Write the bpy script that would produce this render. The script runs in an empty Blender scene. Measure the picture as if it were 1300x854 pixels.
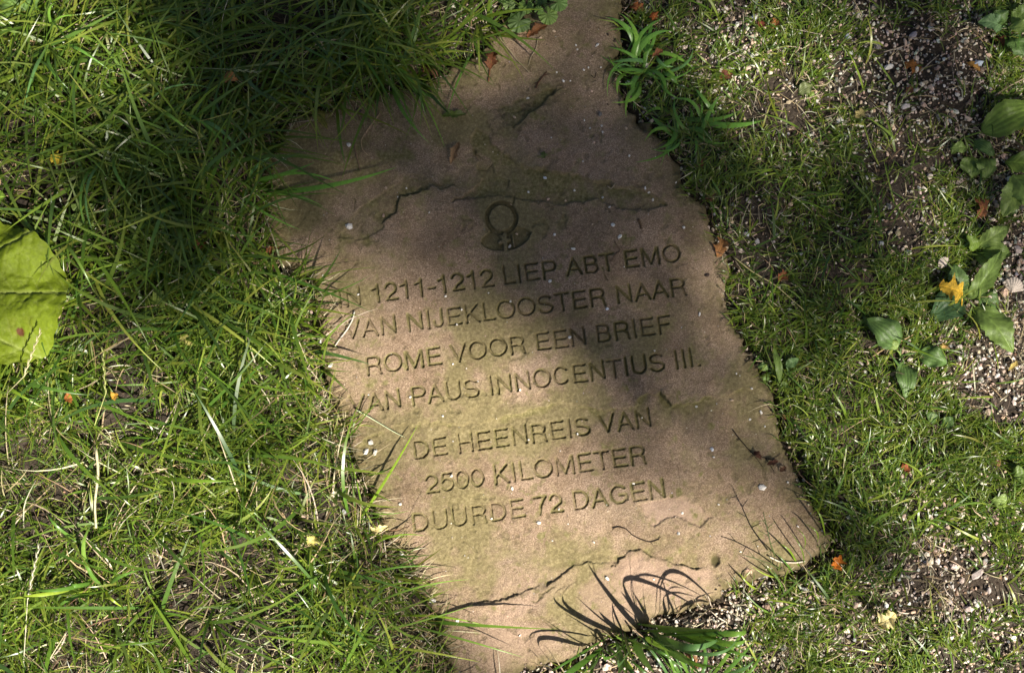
import bpy, math, random
import numpy as np
from mathutils import Vector
rnd = random.Random(7)
R = np.random.RandomState(11)
S = bpy.context.scene
COL = S.collection
PI = math.pi

# ------------------------------------------------------------------ camera
TILT = math.radians(10)
DIST = 1.806
cam_d = bpy.data.cameras.new('camera')
cam_d.lens = 50; cam_d.sensor_width = 36; cam_d.clip_start = 0.05; cam_d.clip_end = 500
cam = bpy.data.objects.new('camera', cam_d); COL.objects.link(cam)
cam.location = (0, -DIST*math.sin(TILT), DIST*math.cos(TILT))
cam.rotation_euler = (TILT, 0, 0)
S.camera = cam
# ------------------------------------------------------------------ light
SUN_EL = math.radians(48)
SUN_AZ = math.radians(-50)          # direction TOWARDS the sun on the ground, from +X
SD = np.array([math.cos(SUN_EL)*math.cos(SUN_AZ), math.cos(SUN_EL)*math.sin(SUN_AZ), math.sin(SUN_EL)])
W = bpy.data.worlds.new('World'); S.world = W; W.use_nodes = True
nt = W.node_tree
sky = nt.nodes.new('ShaderNodeTexSky'); sky.sky_type = 'NISHITA'; sky.sun_disc = False
sky.sun_elevation = SUN_EL; sky.sun_rotation = math.radians(90) - SUN_AZ
bg = nt.nodes['Background']; bg.inputs[1].default_value = 0.05
sky.ozone_density = 0.0; sky.dust_density = 2.2; sky.air_density = 0.6
nt.links.new(sky.outputs[0], bg.inputs[0])
sun_d = bpy.data.lights.new('sun', 'SUN'); sun_d.energy = 5.0; sun_d.angle = math.radians(0.5)
sun_d.color = (1.0, 0.93, 0.82)
sun = bpy.data.objects.new('sun', sun_d); COL.objects.link(sun)
sun.rotation_euler = Vector(SD).to_track_quat('Z', 'Y').to_euler()
S.view_settings.view_transform = 'Standard'; S.view_settings.look = 'None'
S.view_settings.exposure = 1.05; S.view_settings.gamma = 1
S.view_settings.use_curve_mapping = False

def G(u, v, z=0.0):
    """point of the place (height z) seen at photo position u, v (1300x854 frame)"""
    u = np.asarray(u, float); v = np.asarray(v, float)
    xc = (u-650)/650*0.36; yc = (427-v)/650*0.36
    c, s = math.cos(TILT), math.sin(TILT)
    dx = xc; dy = yc*c + s; dz = yc*s - c
    t = (z-DIST*c)/dz
    return dx*t, -DIST*s + dy*t
def P(u, v, z=0.0):
    x, y = G(u, v, z); return Vector((float(x), float(y), float(z)))
def inv(x, y, z=0.0):
    """ground point -> photo position (for the density maps)"""
    c, s = math.cos(TILT), math.sin(TILT)
    ry = y + DIST*s; rz = z - DIST*c
    yc = ry*c + rz*s; zc = -ry*s + rz*c
    return 650 + x/-zc/0.36*650, 427 - yc/-zc/0.36*650

# ------------------------------------------------------------------ noise
def vnoise(x, y, scale, seed):
    r = np.random.RandomState(seed); T = r.rand(256, 256)
    X = np.asarray(x)/scale + 1000.37; Y = np.asarray(y)/scale + 1000.73
    xi = np.floor(X).astype(int); yi = np.floor(Y).astype(int)
    fx = X-xi; fy = Y-yi; fx = fx*fx*(3-2*fx); fy = fy*fy*(3-2*fy)
    a = T[xi % 256, yi % 256]; b = T[(xi+1) % 256, yi % 256]
    c = T[xi % 256, (yi+1) % 256]; d = T[(xi+1) % 256, (yi+1) % 256]
    return (a*(1-fx)+b*fx)*(1-fy) + (c*(1-fx)+d*fx)*fy - 0.5
def fbm(x, y, scale, seed, octv=4, gain=0.5):
    s = 0; a = 1
    for k in range(octv):
        ca, sa = math.cos(k*0.9+seed), math.sin(k*0.9+seed)
        s = s + a*vnoise(x*ca-y*sa, x*sa+y*ca, scale/2**k, seed*13+k); a *= gain
    return s
def sst(a, b, x):
    t = np.clip((x-a)/(b-a), 0, 1); return t*t*(3-2*t)
def gridmap(rows, u, v, x0=50, dx=100, y0=50, dy=100):
    A = np.array(rows, float); ny, nx = A.shape
    X = np.clip((u-x0)/dx, 0, nx-1.001); Y = np.clip((v-y0)/dy, 0, ny-1.001)
    xi = X.astype(int); yi = Y.astype(int); fx = X-xi; fy = Y-yi
    return (A[yi, xi]*(1-fx)+A[yi, xi+1]*fx)*(1-fy) + (A[yi+1, xi]*(1-fx)+A[yi+1, xi+1]*fx)*fy

# ------------------------------------------------------------------ materials
def newmat(name):
    m = bpy.data.materials.new(name); m.use_nodes = True
    n = m.node_tree.nodes; return m, m.node_tree, n['Principled BSDF']
def noise_node(t, scale, detail=4, rough=0.6, vec=None):
    n = t.nodes.new('ShaderNodeTexNoise'); n.inputs['Scale'].default_value = scale
    n.inputs['Detail'].default_value = detail; n.inputs['Roughness'].default_value = rough
    if vec is None:
        tc = t.nodes.new('ShaderNodeTexCoord'); vec = tc.outputs['Object']
    t.links.new(vec, n.inputs['Vector']); return n
def ramp(t, fac, stops):
    r = t.nodes.new('ShaderNodeValToRGB'); e = r.color_ramp.elements
    while len(e) < len(stops): e.new(0.5)
    for k, (p, c) in enumerate(stops):
        e[k].position = p; e[k].color = (*c, 1)
    t.links.new(fac, r.inputs[0]); return r
def mixc(t, fac, a, b, mode='MIX'):
    m = t.nodes.new('ShaderNodeMix'); m.data_type = 'RGBA'; m.blend_type = mode
    for sock, val in ((m.inputs[0], fac), (m.inputs[6], a), (m.inputs[7], b)):
        if isinstance(val, (int, float)): sock.default_value = val
        elif isinstance(val, tuple): sock.default_value = (*val, 1)
        else: t.links.new(val, sock)
    return m.outputs[2]
def bump(t, h, strength, dist, bs):
    b = t.nodes.new('ShaderNodeBump'); b.inputs['Strength'].default_value = strength
    b.inputs['Distance'].default_value = dist
    t.links.new(h, b.inputs['Height']); t.links.new(b.outputs[0], bs.inputs['Normal']); return b

def stone_material():
    m, t, b = newmat('sandstone')
    at = t.nodes.new('ShaderNodeAttribute'); at.attribute_name = 'wear_shade'   # r moss, g pale patch, b groove dirt plus painted shade
    sp = t.nodes.new('ShaderNodeSeparateColor'); t.links.new(at.outputs['Color'], sp.inputs[0])
    n1 = noise_node(t, 700, 3, 0.7); n2 = noise_node(t, 12, 5, 0.6); n3 = noise_node(t, 260, 4, 0.75)
    c1 = ramp(t, n1.outputs[0], [(0.30, (0.15, 0.102, 0.069)), (0.5, (0.315, 0.228, 0.160)), (0.68, (0.56, 0.43, 0.32))])
    c2 = ramp(t, n2.outputs[0], [(0.3, (0.70, 0.66, 0.60)), (0.5, (0.93, 0.90, 0.87)), (0.7, (1.02, 1.01, 1.02))])
    n5 = noise_node(t, 55, 5, 0.7); c5 = ramp(t, n5.outputs[0], [(0.36, (0.74, 0.71, 0.64)), (0.56, (1.04, 1.03, 1.02))])
    base = mixc(t, 1.0, c1.outputs[0], c2.outputs[0], 'MULTIPLY')
    base = mixc(t, 0.75, base, c5.outputs[0], 'MULTIPLY')
    g = ramp(t, n3.outputs[0], [(0.3, (0.6, 0.6, 0.6)), (0.62, (1.1, 1.1, 1.1))])
    base = mixc(t, 0.6, base, g.outputs[0], 'MULTIPLY')
    base = mixc(t, sp.outputs[1], base, (0.50, 0.345, 0.26))
    mossc = ramp(t, n3.outputs[0], [(0.3, (0.090, 0.080, 0.026)), (0.5, (0.190, 0.162, 0.066)), (0.72, (0.34, 0.285, 0.15))])
    mf = t.nodes.new('ShaderNodeMath'); mf.operation = 'MULTIPLY_ADD'; mf.use_clamp = True
    t.links.new(n3.outputs[0], mf.inputs[0]); mf.inputs[1].default_value = 1.3; mf.inputs[2].default_value = -0.50
    ad = t.nodes.new('ShaderNodeMath'); ad.operation = 'ADD'; ad.use_clamp = True
    t.links.new(mf.outputs[0], ad.inputs[0]); t.links.new(sp.outputs[0], ad.inputs[1])
    mu = t.nodes.new('ShaderNodeMath'); mu.operation = 'MULTIPLY'; mu.use_clamp = True
    t.links.new(ad.outputs[0], mu.inputs[0]); t.links.new(sp.outputs[0], mu.inputs[1])
    sq = t.nodes.new('ShaderNodeMath'); sq.operation = 'POWER'; t.links.new(mu.outputs[0], sq.inputs[0]); sq.inputs[1].default_value = 0.75
    base = mixc(t, sq.outputs[0], base, mossc.outputs[0])
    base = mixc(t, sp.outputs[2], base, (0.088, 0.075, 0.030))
    t.links.new(base, b.inputs['Base Color']); b.inputs['Roughness'].default_value = 0.88
    b.inputs['Specular IOR Level'].default_value = 0.3
    bump(t, n1.outputs[0], 0.8, 0.0012, b)
    return m
def soil_material():
    m, t, b = newmat('soil')
    n1 = noise_node(t, 220, 6, 0.7); n2 = noise_node(t, 6, 4)
    c = ramp(t, n1.outputs[0], [(0.3, (0.022, 0.016, 0.011)), (0.55, (0.065, 0.049, 0.035)), (0.75, (0.19, 0.155, 0.12))])
    c2 = ramp(t, n2.outputs[0], [(0.35, (0.7, 0.7, 0.7)), (0.65, (1.1, 1.05, 1.0))])
    t.links.new(mixc(t, 1.0, c.outputs[0], c2.outputs[0], 'MULTIPLY'), b.inputs['Base Color'])
    b.inputs['Roughness'].default_value = 0.95
    bump(t, n1.outputs[0], 1.0, 0.004, b)
    return m
def attr_material(name, rough=0.5, transl=0.0, nscale=400, namt=0.25, spec=0.5, bmp=0.0, tcol=(1.25, 1.2, 0.5)):
    """colour from the object's own 'tint' attribute, broken up by noise; optional leaf translucency"""
    m, t, b = newmat(name)
    at = t.nodes.new('ShaderNodeAttribute'); at.attribute_name = 'tint'
    n = noise_node(t, nscale, 3, 0.6)
    v = ramp(t, n.outputs[0], [(0.3, (1-namt,)*3), (0.7, (1+namt,)*3)])
    c = mixc(t, 1.0, at.outputs['Color'], v.outputs[0], 'MULTIPLY')
    t.links.new(c, b.inputs['Base Color']); b.inputs['Roughness'].default_value = rough
    b.inputs['Specular IOR Level'].default_value = spec
    if bmp: bump(t, n.outputs[0], 1.0, bmp, b)
    if transl:
        tr = t.nodes.new('ShaderNodeBsdfTranslucent')
        t.links.new(mixc(t, 1.0, c, tcol, 'MULTIPLY'), tr.inputs[0])
        mx = t.nodes.new('ShaderNodeMixShader'); mx.inputs[0].default_value = transl
        out = t.nodes['Material Output']
        t.links.new(b.outputs[0], mx.inputs[1]); t.links.new(tr.outputs[0], mx.inputs[2])
        t.links.new(mx.outputs[0], out.inputs[0])
    return m
M = dict(stone=stone_material(), soil=soil_material(),
         grass=attr_material('grass', 0.33, 0.32, 300, 0.15, 0.55),
         leaf=attr_material('leaf', 0.48, 0.26, 130, 0.22, 0.4, 0.0008),
         bigleaf=attr_material('veined_leaf', 0.65, 0.22, 220, 0.16, 0.25, 0.0008),
         dry=attr_material('dry_leaf', 0.7, 0.2, 260, 0.35, 0.3, 0.0008, (1.2, 0.9, 0.6)),
         straw=attr_material('straw', 0.6, 0.12, 300, 0.3, 0.4),
         chip=attr_material('stone_chip', 0.75, 0, 500, 0.22, 0.4, 0.0006),
         bark=attr_material('bark', 0.85, 0, 120, 0.4, 0.3, 0.004))

# ------------------------------------------------------------------ mesh helpers
def link(name, me, mat, parent=None):
    o = bpy.data.objects.new(name, me); COL.objects.link(o)
    if mat is not None and len(me.materials) == 0: me.materials.append(mat)
    if parent is not None: o.parent = parent
    return o
def mesh(name, V, F, tint=None, smooth=True, attr='tint'):
    """V (n,3); F list of (k, array (m,k)) blocks of polygons"""
    me = bpy.data.meshes.new(name)
    V = np.asarray(V, np.float32); me.vertices.add(len(V)); me.vertices.foreach_set('co', V.ravel())
    idx = []; tot = []
    for A in F:
        A = np.asarray(A, np.int32)
        if len(A): idx.append(A.ravel()); tot.append(np.full(len(A), A.shape[1], np.int32))
    idx = np.concatenate(idx); tot = np.concatenate(tot)
    st = np.concatenate([[0], np.cumsum(tot)[:-1]]).astype(np.int32)
    me.loops.add(len(idx)); me.loops.foreach_set('vertex_index', idx)
    me.polygons.add(len(tot)); me.polygons.foreach_set('loop_start', st)
    try: me.polygons.foreach_set('loop_total', tot)
    except Exception: pass
    me.polygons.foreach_set('use_smooth', np.full(len(tot), smooth, bool))
    if tint is not None:
        tint = np.asarray(tint, np.float32)
        if tint.ndim == 1: tint = np.tile(tint, (len(V), 1))
        if tint.shape[1] == 3: tint = np.hstack([tint, np.ones((len(V), 1), np.float32)])
        a = me.color_attributes.new(attr, 'FLOAT_COLOR', 'POINT'); a.data.foreach_set('color', tint.astype(np.float32).ravel())
    me.update(calc_edges=True); return me
def tag(o, label=None, cat=None, group=None, kind=None):
    for k, v in (('label', label), ('category', cat), ('group', group), ('kind', kind)):
        if v: o[k] = v
    return o
def empty(name, loc, label, cat, group=None):
    o = bpy.data.objects.new(name, None); COL.objects.link(o); o.location = loc; o.empty_display_size = 0.01
    return tag(o, label, cat, group)
def root_at(me_or_list, loc): pass

def poly_sd(px, py, poly):
    """signed distance to a closed polygon, negative inside"""
    d = np.full(px.shape, 1e9); ins = np.zeros(px.shape, bool); n = len(poly)
    for i in range(n):
        ax, ay = poly[i]; bx, by = poly[(i+1) % n]
        ex, ey = bx-ax, by-ay; wx, wy = px-ax, py-ay
        t = np.clip((wx*ex+wy*ey)/(ex*ex+ey*ey+1e-12), 0, 1)
        d = np.minimum(d, (wx-ex*t)**2+(wy-ey*t)**2)
        c = ((ay > py) != (by > py)) & (px < (bx-ax)*(py-ay)/(by-ay+1e-15)+ax)
        ins ^= c
    d = np.sqrt(d); return np.where(ins, -d, d)
def line_d(px, py, pts):
    """distance, signed side (+ = left of travel) and 0..1 position along an open polyline"""
    D = np.full(px.shape, 1e9); Sg = np.ones(px.shape); Tt = np.zeros(px.shape)
    seg = [math.hypot(pts[i+1][0]-pts[i][0], pts[i+1][1]-pts[i][1]) for i in range(len(pts)-1)]
    tot = sum(seg); acc = 0
    for i in range(len(pts)-1):
        ax, ay = pts[i]; bx, by = pts[i+1]; ex, ey = bx-ax, by-ay; wx, wy = px-ax, py-ay
        t = np.clip((wx*ex+wy*ey)/(ex*ex+ey*ey+1e-12), 0, 1)
        d = np.hypot(wx-ex*t, wy-ey*t); s = np.sign(ex*wy-ey*wx); s[s == 0] = 1
        k = d < D; D = np.where(k, d, D); Sg = np.where(k, s, Sg); Tt = np.where(k, (acc+t*seg[i])/tot, Tt)
        acc += seg[i]
    return D, Sg, Tt
def pl(pts, z=0.0):
    return [tuple(float(c) for c in G(u, v, z)) for u, v in pts]

# ================================================================== THE SLAB
ZS = 0.010                                        # height of the slab face above the soil level
OUT = [(704,-45),(786,-45),(788,20),(781,60),(776,100),(800,140),(835,175),(862,200),(880,240),(897,280),(914,312),(922,345),
       (923,384),(938,416),(957,450),(973,488),(988,518),(994,550),(1003,590),(1018,625),(1036,655),(1057,684),(1024,714),
       (988,727),(944,746),(908,758),(878,773),(849,781),(818,790),(772,812),(735,828),(700,838),(668,850),(640,885),(585,890),
       (566,840),(556,790),(520,735),(488,680),(462,620),(440,560),(424,500),(408,440),(398,390),(384,345),(352,330),
       (330,290),(332,215),(356,165),(430,128),(540,108),(600,66),(640,30),(690,5)]
OUTW = pl(OUT, ZS)
def slab_sd(x, y):
    x = np.asarray(x, float); y = np.asarray(y, float)
    jx = fbm(x, y, 0.035, 3, 5, .6)*0.013; jy = fbm(x, y, 0.035, 5, 5, .6)*0.013
    return poly_sd(x+jx, y+jy, OUTW)
# coarse lookup of the slab distance for placing grass
_gx = np.linspace(-1.5, 1.5, 601); _gy = np.linspace(-1.2, 1.2, 481)
_SD = slab_sd(*np.meshgrid(_gx, _gy))
def sd_fast(x, y):
    X = np.clip((x+1.5)/0.005, 0, 599.99); Y = np.clip((y+1.2)/0.005, 0, 479.99)
    xi = X.astype(int); yi = Y.astype(int); fx = X-xi; fy = Y-yi
    return (_SD[yi, xi]*(1-fx)+_SD[yi, xi+1]*fx)*(1-fy)+(_SD[yi+1, xi]*(1-fx)+_SD[yi+1, xi+1]*fx)*fy

# ---- lettering: single line strokes on a cap height of 1
def el(cx, cy, rx, ry, a0, a1, n=14):
    return [(cx+rx*math.cos(math.radians(a0+(a1-a0)*k/n)), cy+ry*math.sin(math.radians(a0+(a1-a0)*k/n))) for k in range(n+1)]
lo, hi = 0.07, 0.93
GL = {
 'A': (.93, [[(.09,lo-.03),(.465,hi+.01),(.84,lo-.03)], [(.22,.34),(.71,.34)]]),
 'B': (.93, [[(.17,lo),(.17,hi),(.5,hi)]+el(.54,.73,.21,.20,90,-90)+[(.17,.53)], [(.5,.53)]+el(.56,.30,.22,.23,90,-90)+[(.17,lo)]]),
 'C': (1.0, [el(.50,.5,.37,.44,38,322,26)]),
 'D': (1.0, [[(.18,lo),(.18,hi),(.45,hi)]+el(.48,.5,.38,.43,90,-90,20)+[(.18,lo)]]),
 'E': (.93, [[(.82,lo),(.18,lo),(.18,hi),(.80,hi)], [(.18,.51),(.74,.51)]]),
 'F': (.85, [[(.18,lo-.04),(.18,hi),(.77,hi)], [(.18,.5),(.68,.5)]]),
 'G': (1.08, [el(.53,.5,.41,.44,42,360-20,26)+[(.93,.2),(.93,.46),(.58,.46)]]),
 'H': (1.0, [[(.17,lo-.04),(.17,hi+.04)], [(.83,lo-.04),(.83,hi+.04)], [(.17,.52),(.83,.52)]]),
 'I': (.39, [[(.195,lo-.04),(.195,hi+.04)]]),
 'J': (.70, [[(.53,hi+.04),(.53,.3)]+el(.32,.29,.21,.23,0,-180,12)+[(.11,.36)]]),
 'K': (.93, [[(.17,lo-.04),(.17,hi+.04)], [(.80,hi+.03),(.19,.36)], [(.39,.55),(.84,lo-.03)]]),
 'L': (.78, [[(.17,hi+.04),(.17,lo),(.70,lo)]]),
 'M': (1.16, [[(.16,lo-.04),(.16,hi),(.2,hi),(.58,lo),(.96,hi),(1.0,hi),(1.0,lo-.04)]]),
 'N': (1.0, [[(.17,lo-.04),(.17,hi),(.83,lo),(.83,hi+.04)]]),
 'O': (1.08, [el(.54,.5,.43,.45,0,360,30)]),
 'P': (.93, [[(.18,lo-.04),(.18,hi),(.52,hi)]+el(.58,.69,.25,.24,90,-90)+[(.18,.45)]]),
 'R': (1.0, [[(.18,lo-.04),(.18,hi),(.56,hi)]+el(.60,.71,.23,.22,90,-90)+[(.18,.49)], [(.62,.48),(.78,.38),(.80,.15),(.86,lo-.04)]]),
 'S': (.93, [el(.46,.73,.31,.21,25,180,10)+el(.46,.70,.31,.19,190,265,6)+[(.5,.50)]+el(.47,.28,.34,.22,75,0,6)+el(.47,.28,.34,.22,0,-165,14)]),
 'T': (.85, [[(.07,hi),(.78,hi)], [(.425,hi),(.425,lo-.04)]]),
 'U': (1.0, [[(.17,hi+.04),(.17,.36)]+el(.5,.36,.33,.30,180,360,16)+[(.83,hi+.04)]]),
 'V': (.93, [[(.09,hi+.03),(.465,lo-.01),(.84,hi+.03)]]),
 '0': (.775, [el(.387,.49,.30,.43,0,360,26)]),
 '1': (.775, [[(.16,.72),(.30,.76),(.42,.86),(.45,hi+.03),(.45,lo-.04)]]),
 '2': (.775, [el(.38,.66,.28,.28,165,-15,14)+[(.60,.48),(.30,.27),(.12,lo),(.69,lo)]]),
 '5': (.775, [[(.64,hi),(.21,hi),(.14,.50)]+el(.37,.36,.30,.29,110,-150,18)]),
 '7': (.775, [[(.08,hi),(.69,hi),(.5,.66),(.35,.33),(.30,lo-.04)]]),
 '.': (.39, [[(.18,.05),(.21,.05)]]),
 '-': (.46, [[(.07,.36),(.40,.36)]]),
 ' ': (.39, []),
}
LINES = [("IN 1211-1212 LIEP ABT EMO", (430.5,390), (866,331)),
         ("VAN NIJEKLOOSTER NAAR", (437,431), (873,374)),
         ("ROME VOOR EEN BRIEF", (466,476), (854,422)),
         ("VAN PAUS INNOCENTIUS III.", (444,526), (890,464)),
         ("DE HEENREIS VAN", (526,583), (828,541)),
         ("2500 KILOMETER", (541,627), (822,588)),
         ("DUURDE 72 DAGEN.", (525,676), (855,630))]
CAP = 0.0238
letters = []     # (char, word, ordinal text, list of world polylines, centre)
def lay(text, a, b):
    ax, ay = G(*a, ZS); bx, by = G(*b, ZS)
    dx, dy = float(bx-ax), float(by-ay); Ln = math.hypot(dx, dy); ux, uy = dx/Ln, dy/Ln
    pts0 = [p for st in GL[text[0]][1] for p in st]; l0 = min(p[0] for p in pts0)-.08
    adv = sum(GL[c][0] for c in text[:-1]); ptsn = [p for st in GL[text[-1]][1] for p in st]
    tot = adv + max(p[0] for p in ptsn)+.08 - l0
    sx = Ln/tot; cx = -l0
    words = text.split(' '); wi = 0; k = 0
    for c in text:
        if c == ' ': wi += 1; k = 0; cx += GL[c][0]; continue
        w = words[wi]; st = []
        jit = (rnd.uniform(-.01, .01), rnd.uniform(-.015, .015))
        for s in GL[c][1]:
            st.append([(float(ax)+ux*(cx+p[0]+jit[0])*sx-uy*(p[1]+jit[1])*CAP, float(ay)+uy*(cx+p[0]+jit[0])*sx+ux*(p[1]+jit[1])*CAP) for p in s])
        mx = cx+GL[c][0]/2
        letters.append(dict(c=c, word=w, k=k, n=w.count(c), i=w[:k].count(c), st=st,
                            cen=(float(ax)+ux*mx*sx-uy*.5*CAP, float(ay)+uy*mx*sx+ux*.5*CAP)))
        cx += GL[c][0]; k += 1
for L_ in LINES: lay(*L_)
ORD = ['first', 'second', 'third', 'fourth', 'fifth']
def letter_name(l):
    if l['c'] == '.': return 'full stop after %s' % l['word'].strip('.')
    if l['c'] == '-': return 'dash of 1211-1212'
    w = l['word'].strip('.')
    if l['c'] in '0123456789': c = 'figure ' + {'0': 'zero', '1': 'one', '2': 'two', '5': 'five', '7': 'seven'}[l['c']]
    else: c = 'letter ' + l['c']
    if l['n'] > 1: c = ORD[l['i']] + ' ' + c
    return '%s of %s' % (c, w)

# ---- height field
ST = 0.00095
xs = np.arange(min(p[0] for p in OUTW)-.01, max(p[0] for p in OUTW)+.01, ST)
ys = np.arange(min(p[1] for p in OUTW)-.01, max(p[1] for p in OUTW)+.01, ST)
X, Y = np.meshgrid(xs, ys)
SDf = slab_sd(X, Y)
H = np.full(X.shape, ZS) + fbm(X, Y, 0.16, 21, 3)*0.004 + fbm(X, Y, 0.02, 22, 3)*0.0007 + fbm(X, Y, 0.006, 25, 3, .6)*0.00045 + fbm(X, Y, 0.0022, 26, 1)*0.0003
H += R.uniform(-1, 1, X.shape)*0.00005
MOSS = sst(-0.10, 0.40, fbm(X, Y, 0.12, 31, 6, .66))*0.78
PALE = np.zeros(X.shape); GRO = np.zeros(X.shape)
# a ragged coordinate for flake edges
RX = X + fbm(X, Y, 0.014, 41, 4, .6)*0.006; RY = Y + fbm(X, Y, 0.014, 42, 4, .6)*0.006
def fault(pts, h, L, wd=0.0009, moss=0.5, taper=0.12, dark=0.5, up=1):
    """a broken ledge: the left side of the line stands h higher, fading over L"""
    global H, MOSS, GRO
    q = pl(pts, ZS)
    D, sg, T = line_d(RX, RY, q); d = D*sg*up
    w = sst(0, taper, T)*sst(0, taper, 1-T)*np.clip(.75+1.5*fbm(X, Y, .025, 45, 3, .7), .15, 1.35)
    step = np.clip(d/wd, -1, 1)
    H += w*step*0.5*h*np.exp(-D/L)
    MOSS = np.maximum(MOSS, w*moss*np.where(d < 0, np.exp(-D/(L*0.6)), np.exp(-D/.003)))
    GRO = np.maximum(GRO, w*dark*sst(0.0019, 0.0004, np.abs(d+.0004)))  # paints in the dark shade line at the foot of the step
# pixel lines run in photo order; with y up, "left of travel" is the upper side of a left-to-right line
fault([(603,160),(620,153),(631,188),(654,204),(688,212),(719,219),(770,231),(820,239),(838,248),(847,262)], 0.0022, 0.06, moss=.55, taper=.05, dark=.3)
fault([(482,290),(488,282),(503,268),(511,251),(532,246),(549,239),(572,236),(590,243)], 0.0034, 0.05, up=-1, moss=.8, dark=.4)
fault([(651,166),(661,156),(680,136),(702,119),(712,108)], 0.003, 0.02, up=-1, moss=.9, dark=.4)
fault([(593,183),(606,196),(620,207),(634,219),(647,228),(651,243)], 0.003, 0.022, moss=.5, dark=.5)
fault([(470,214),(500,226),(540,222)], 0.002, 0.03, moss=.4, dark=.2)
fault([(440,568),(480,554),(511,538),(557,537),(612,538),(652,526),(708,511),(741,515),(769,520),(806,514),(819,503),(838,497),(853,514),(890,508),(930,500),(965,486)], 0.0032, 0.05, moss=.85, dark=.12, taper=.04)
fault([(836,496),(845,503),(854,514)], 0.003, 0.012, moss=.2, dark=.9, taper=.1)
fault([(590,771),(608,762),(626,765),(653,753),(697,744),(712,732),(727,719),(746,710),(759,714),(779,717),(797,700),(813,700),(831,706),(855,714),(878,722),(900,719)], 0.0040, 0.05, up=-1, moss=.85, dark=.22, taper=.04)
fault([(600,795),(634,792),(660,787),(690,783),(730,772)], 0.0015, 0.03, moss=.3, dark=.3)
fault([(905,722),(916,738),(921,752)], 0.002, 0.02, up=-1, moss=.9, dark=.1)
fault([(660,100),(690,92),(720,95)], 0.0015, 0.02, moss=.5, dark=.1)
for pts in ([(676,764),(690,752),(706,744)], [(607,213),(618,215),(622,210)], [(449,250),(452,263)], [(655,248),(650,262)], [(764,338),(766,350),(772,356)]):
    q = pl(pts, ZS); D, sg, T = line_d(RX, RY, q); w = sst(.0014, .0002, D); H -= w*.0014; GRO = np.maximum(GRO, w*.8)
# pink flake scars
for poly, dep, pale in (([(808,640),(822,636),(840,633),(866,631),(890,642),(905,655),(890,671),(875,662),(858,655),(845,660),(831,668),(818,655)], .0022, .42),
                        ([(760,722),(800,704),(850,716),(905,724),(918,748),(880,768),(800,790),(740,790),(735,750)], 0, .35),
                        ([(600,798),(680,792),(720,800),(700,835),(640,850),(600,845)], 0, .22),
                        ([(640,730),(735,722),(728,742),(690,765),(640,790),(600,785)], 0, .15),
                        ([(612,170),(650,175),(700,160),(760,200),(800,232),(700,212),(650,200)], 0, .10)):
    sd = poly_sd(RX, RY, pl(poly, ZS)); w = sst(.0014, -.0014, sd)
    H -= w*dep; wp = sst(.006, -.006, sd); PALE = np.maximum(PALE, wp*pale); MOSS *= 1-wp*min(1, pale+.2)
    MOSS = np.maximum(MOSS, (.6 if dep else 0)*np.exp(-np.abs(sd+.001)/.006)*(1-w))
# mossy trough where a layer has split away
for poly, dep, ms in (([(604,164),(620,172),(631,190),(654,206),(688,214),(719,221),(770,233),(820,241),(838,250),(846,260),(803,266),(760,253),(719,259),(668,256),(640,249),(600,252),(572,257),(600,243),(612,228),(604,205),(596,182)], .0030, .85),
                      ([(651,166),(661,154),(682,136),(704,118),(716,112),(700,112),(676,122),(650,128),(632,140),(640,156)], .0022, .8),
                      ([(486,292),(490,280),(503,268),(511,251),(532,246),(549,239),(560,233),(530,226),(490,240),(460,262),(430,300),(450,306)], .0018, .65)):
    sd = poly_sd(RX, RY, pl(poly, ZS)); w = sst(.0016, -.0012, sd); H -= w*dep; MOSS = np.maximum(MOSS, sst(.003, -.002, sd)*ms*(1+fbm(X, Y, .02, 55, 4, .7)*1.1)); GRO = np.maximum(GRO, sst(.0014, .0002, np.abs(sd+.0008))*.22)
# extra moss stains
for (u, v, ru, rv, a) in ((470,205,70,60,.75),(430,300,40,50,.55),(700,245,140,16,.7),(560,230,60,30,.35),(835,215,60,40,.4),(690,110,70,50,.55),(660,30,60,40,.4),
                          (710,525,80,22,.65),(880,450,22,60,.6),(905,510,70,25,.5),(870,380,25,50,.45),(560,745,60,22,.75),(690,705,50,15,.45),(520,560,70,18,.5),
                          (455,480,30,90,.5),(500,660,40,60,.4),(925,640,60,40,.45),(860,690,60,18,.5),(640,420,70,14,.35),(470,330,40,30,.5),(820,110,30,50,.5),
                          (980,690,40,30,.3),(640,830,50,12,.3),(620,690,60,12,.25),(770,590,50,10,.3)):
    x0, y0 = G(u, v, ZS); e = ((X-x0)/(ru*.001))**2+((Y-y0)/(rv*.001))**2
    e = e*(1+1.6*fbm(X, Y, .03, int(u), 4, .65))
    MOSS = np.maximum(MOSS, a*np.exp(-np.clip(e, 0, 50))*(0.65+1.2*(fbm(X, Y, .016, 77, 4, .7)+.2)))
# small pits and pock marks
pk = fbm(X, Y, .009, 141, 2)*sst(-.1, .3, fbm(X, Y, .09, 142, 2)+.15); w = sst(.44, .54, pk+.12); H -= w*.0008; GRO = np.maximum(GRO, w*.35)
# pit
x0, y0 = G(908, 711, ZS); d = np.hypot(X-x0, Y-y0)*(1+fbm(X, Y, .008, 9, 2)*.8); w = sst(.0075, .003, d); H -= w*.004; GRO = np.maximum(GRO, w)
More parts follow.
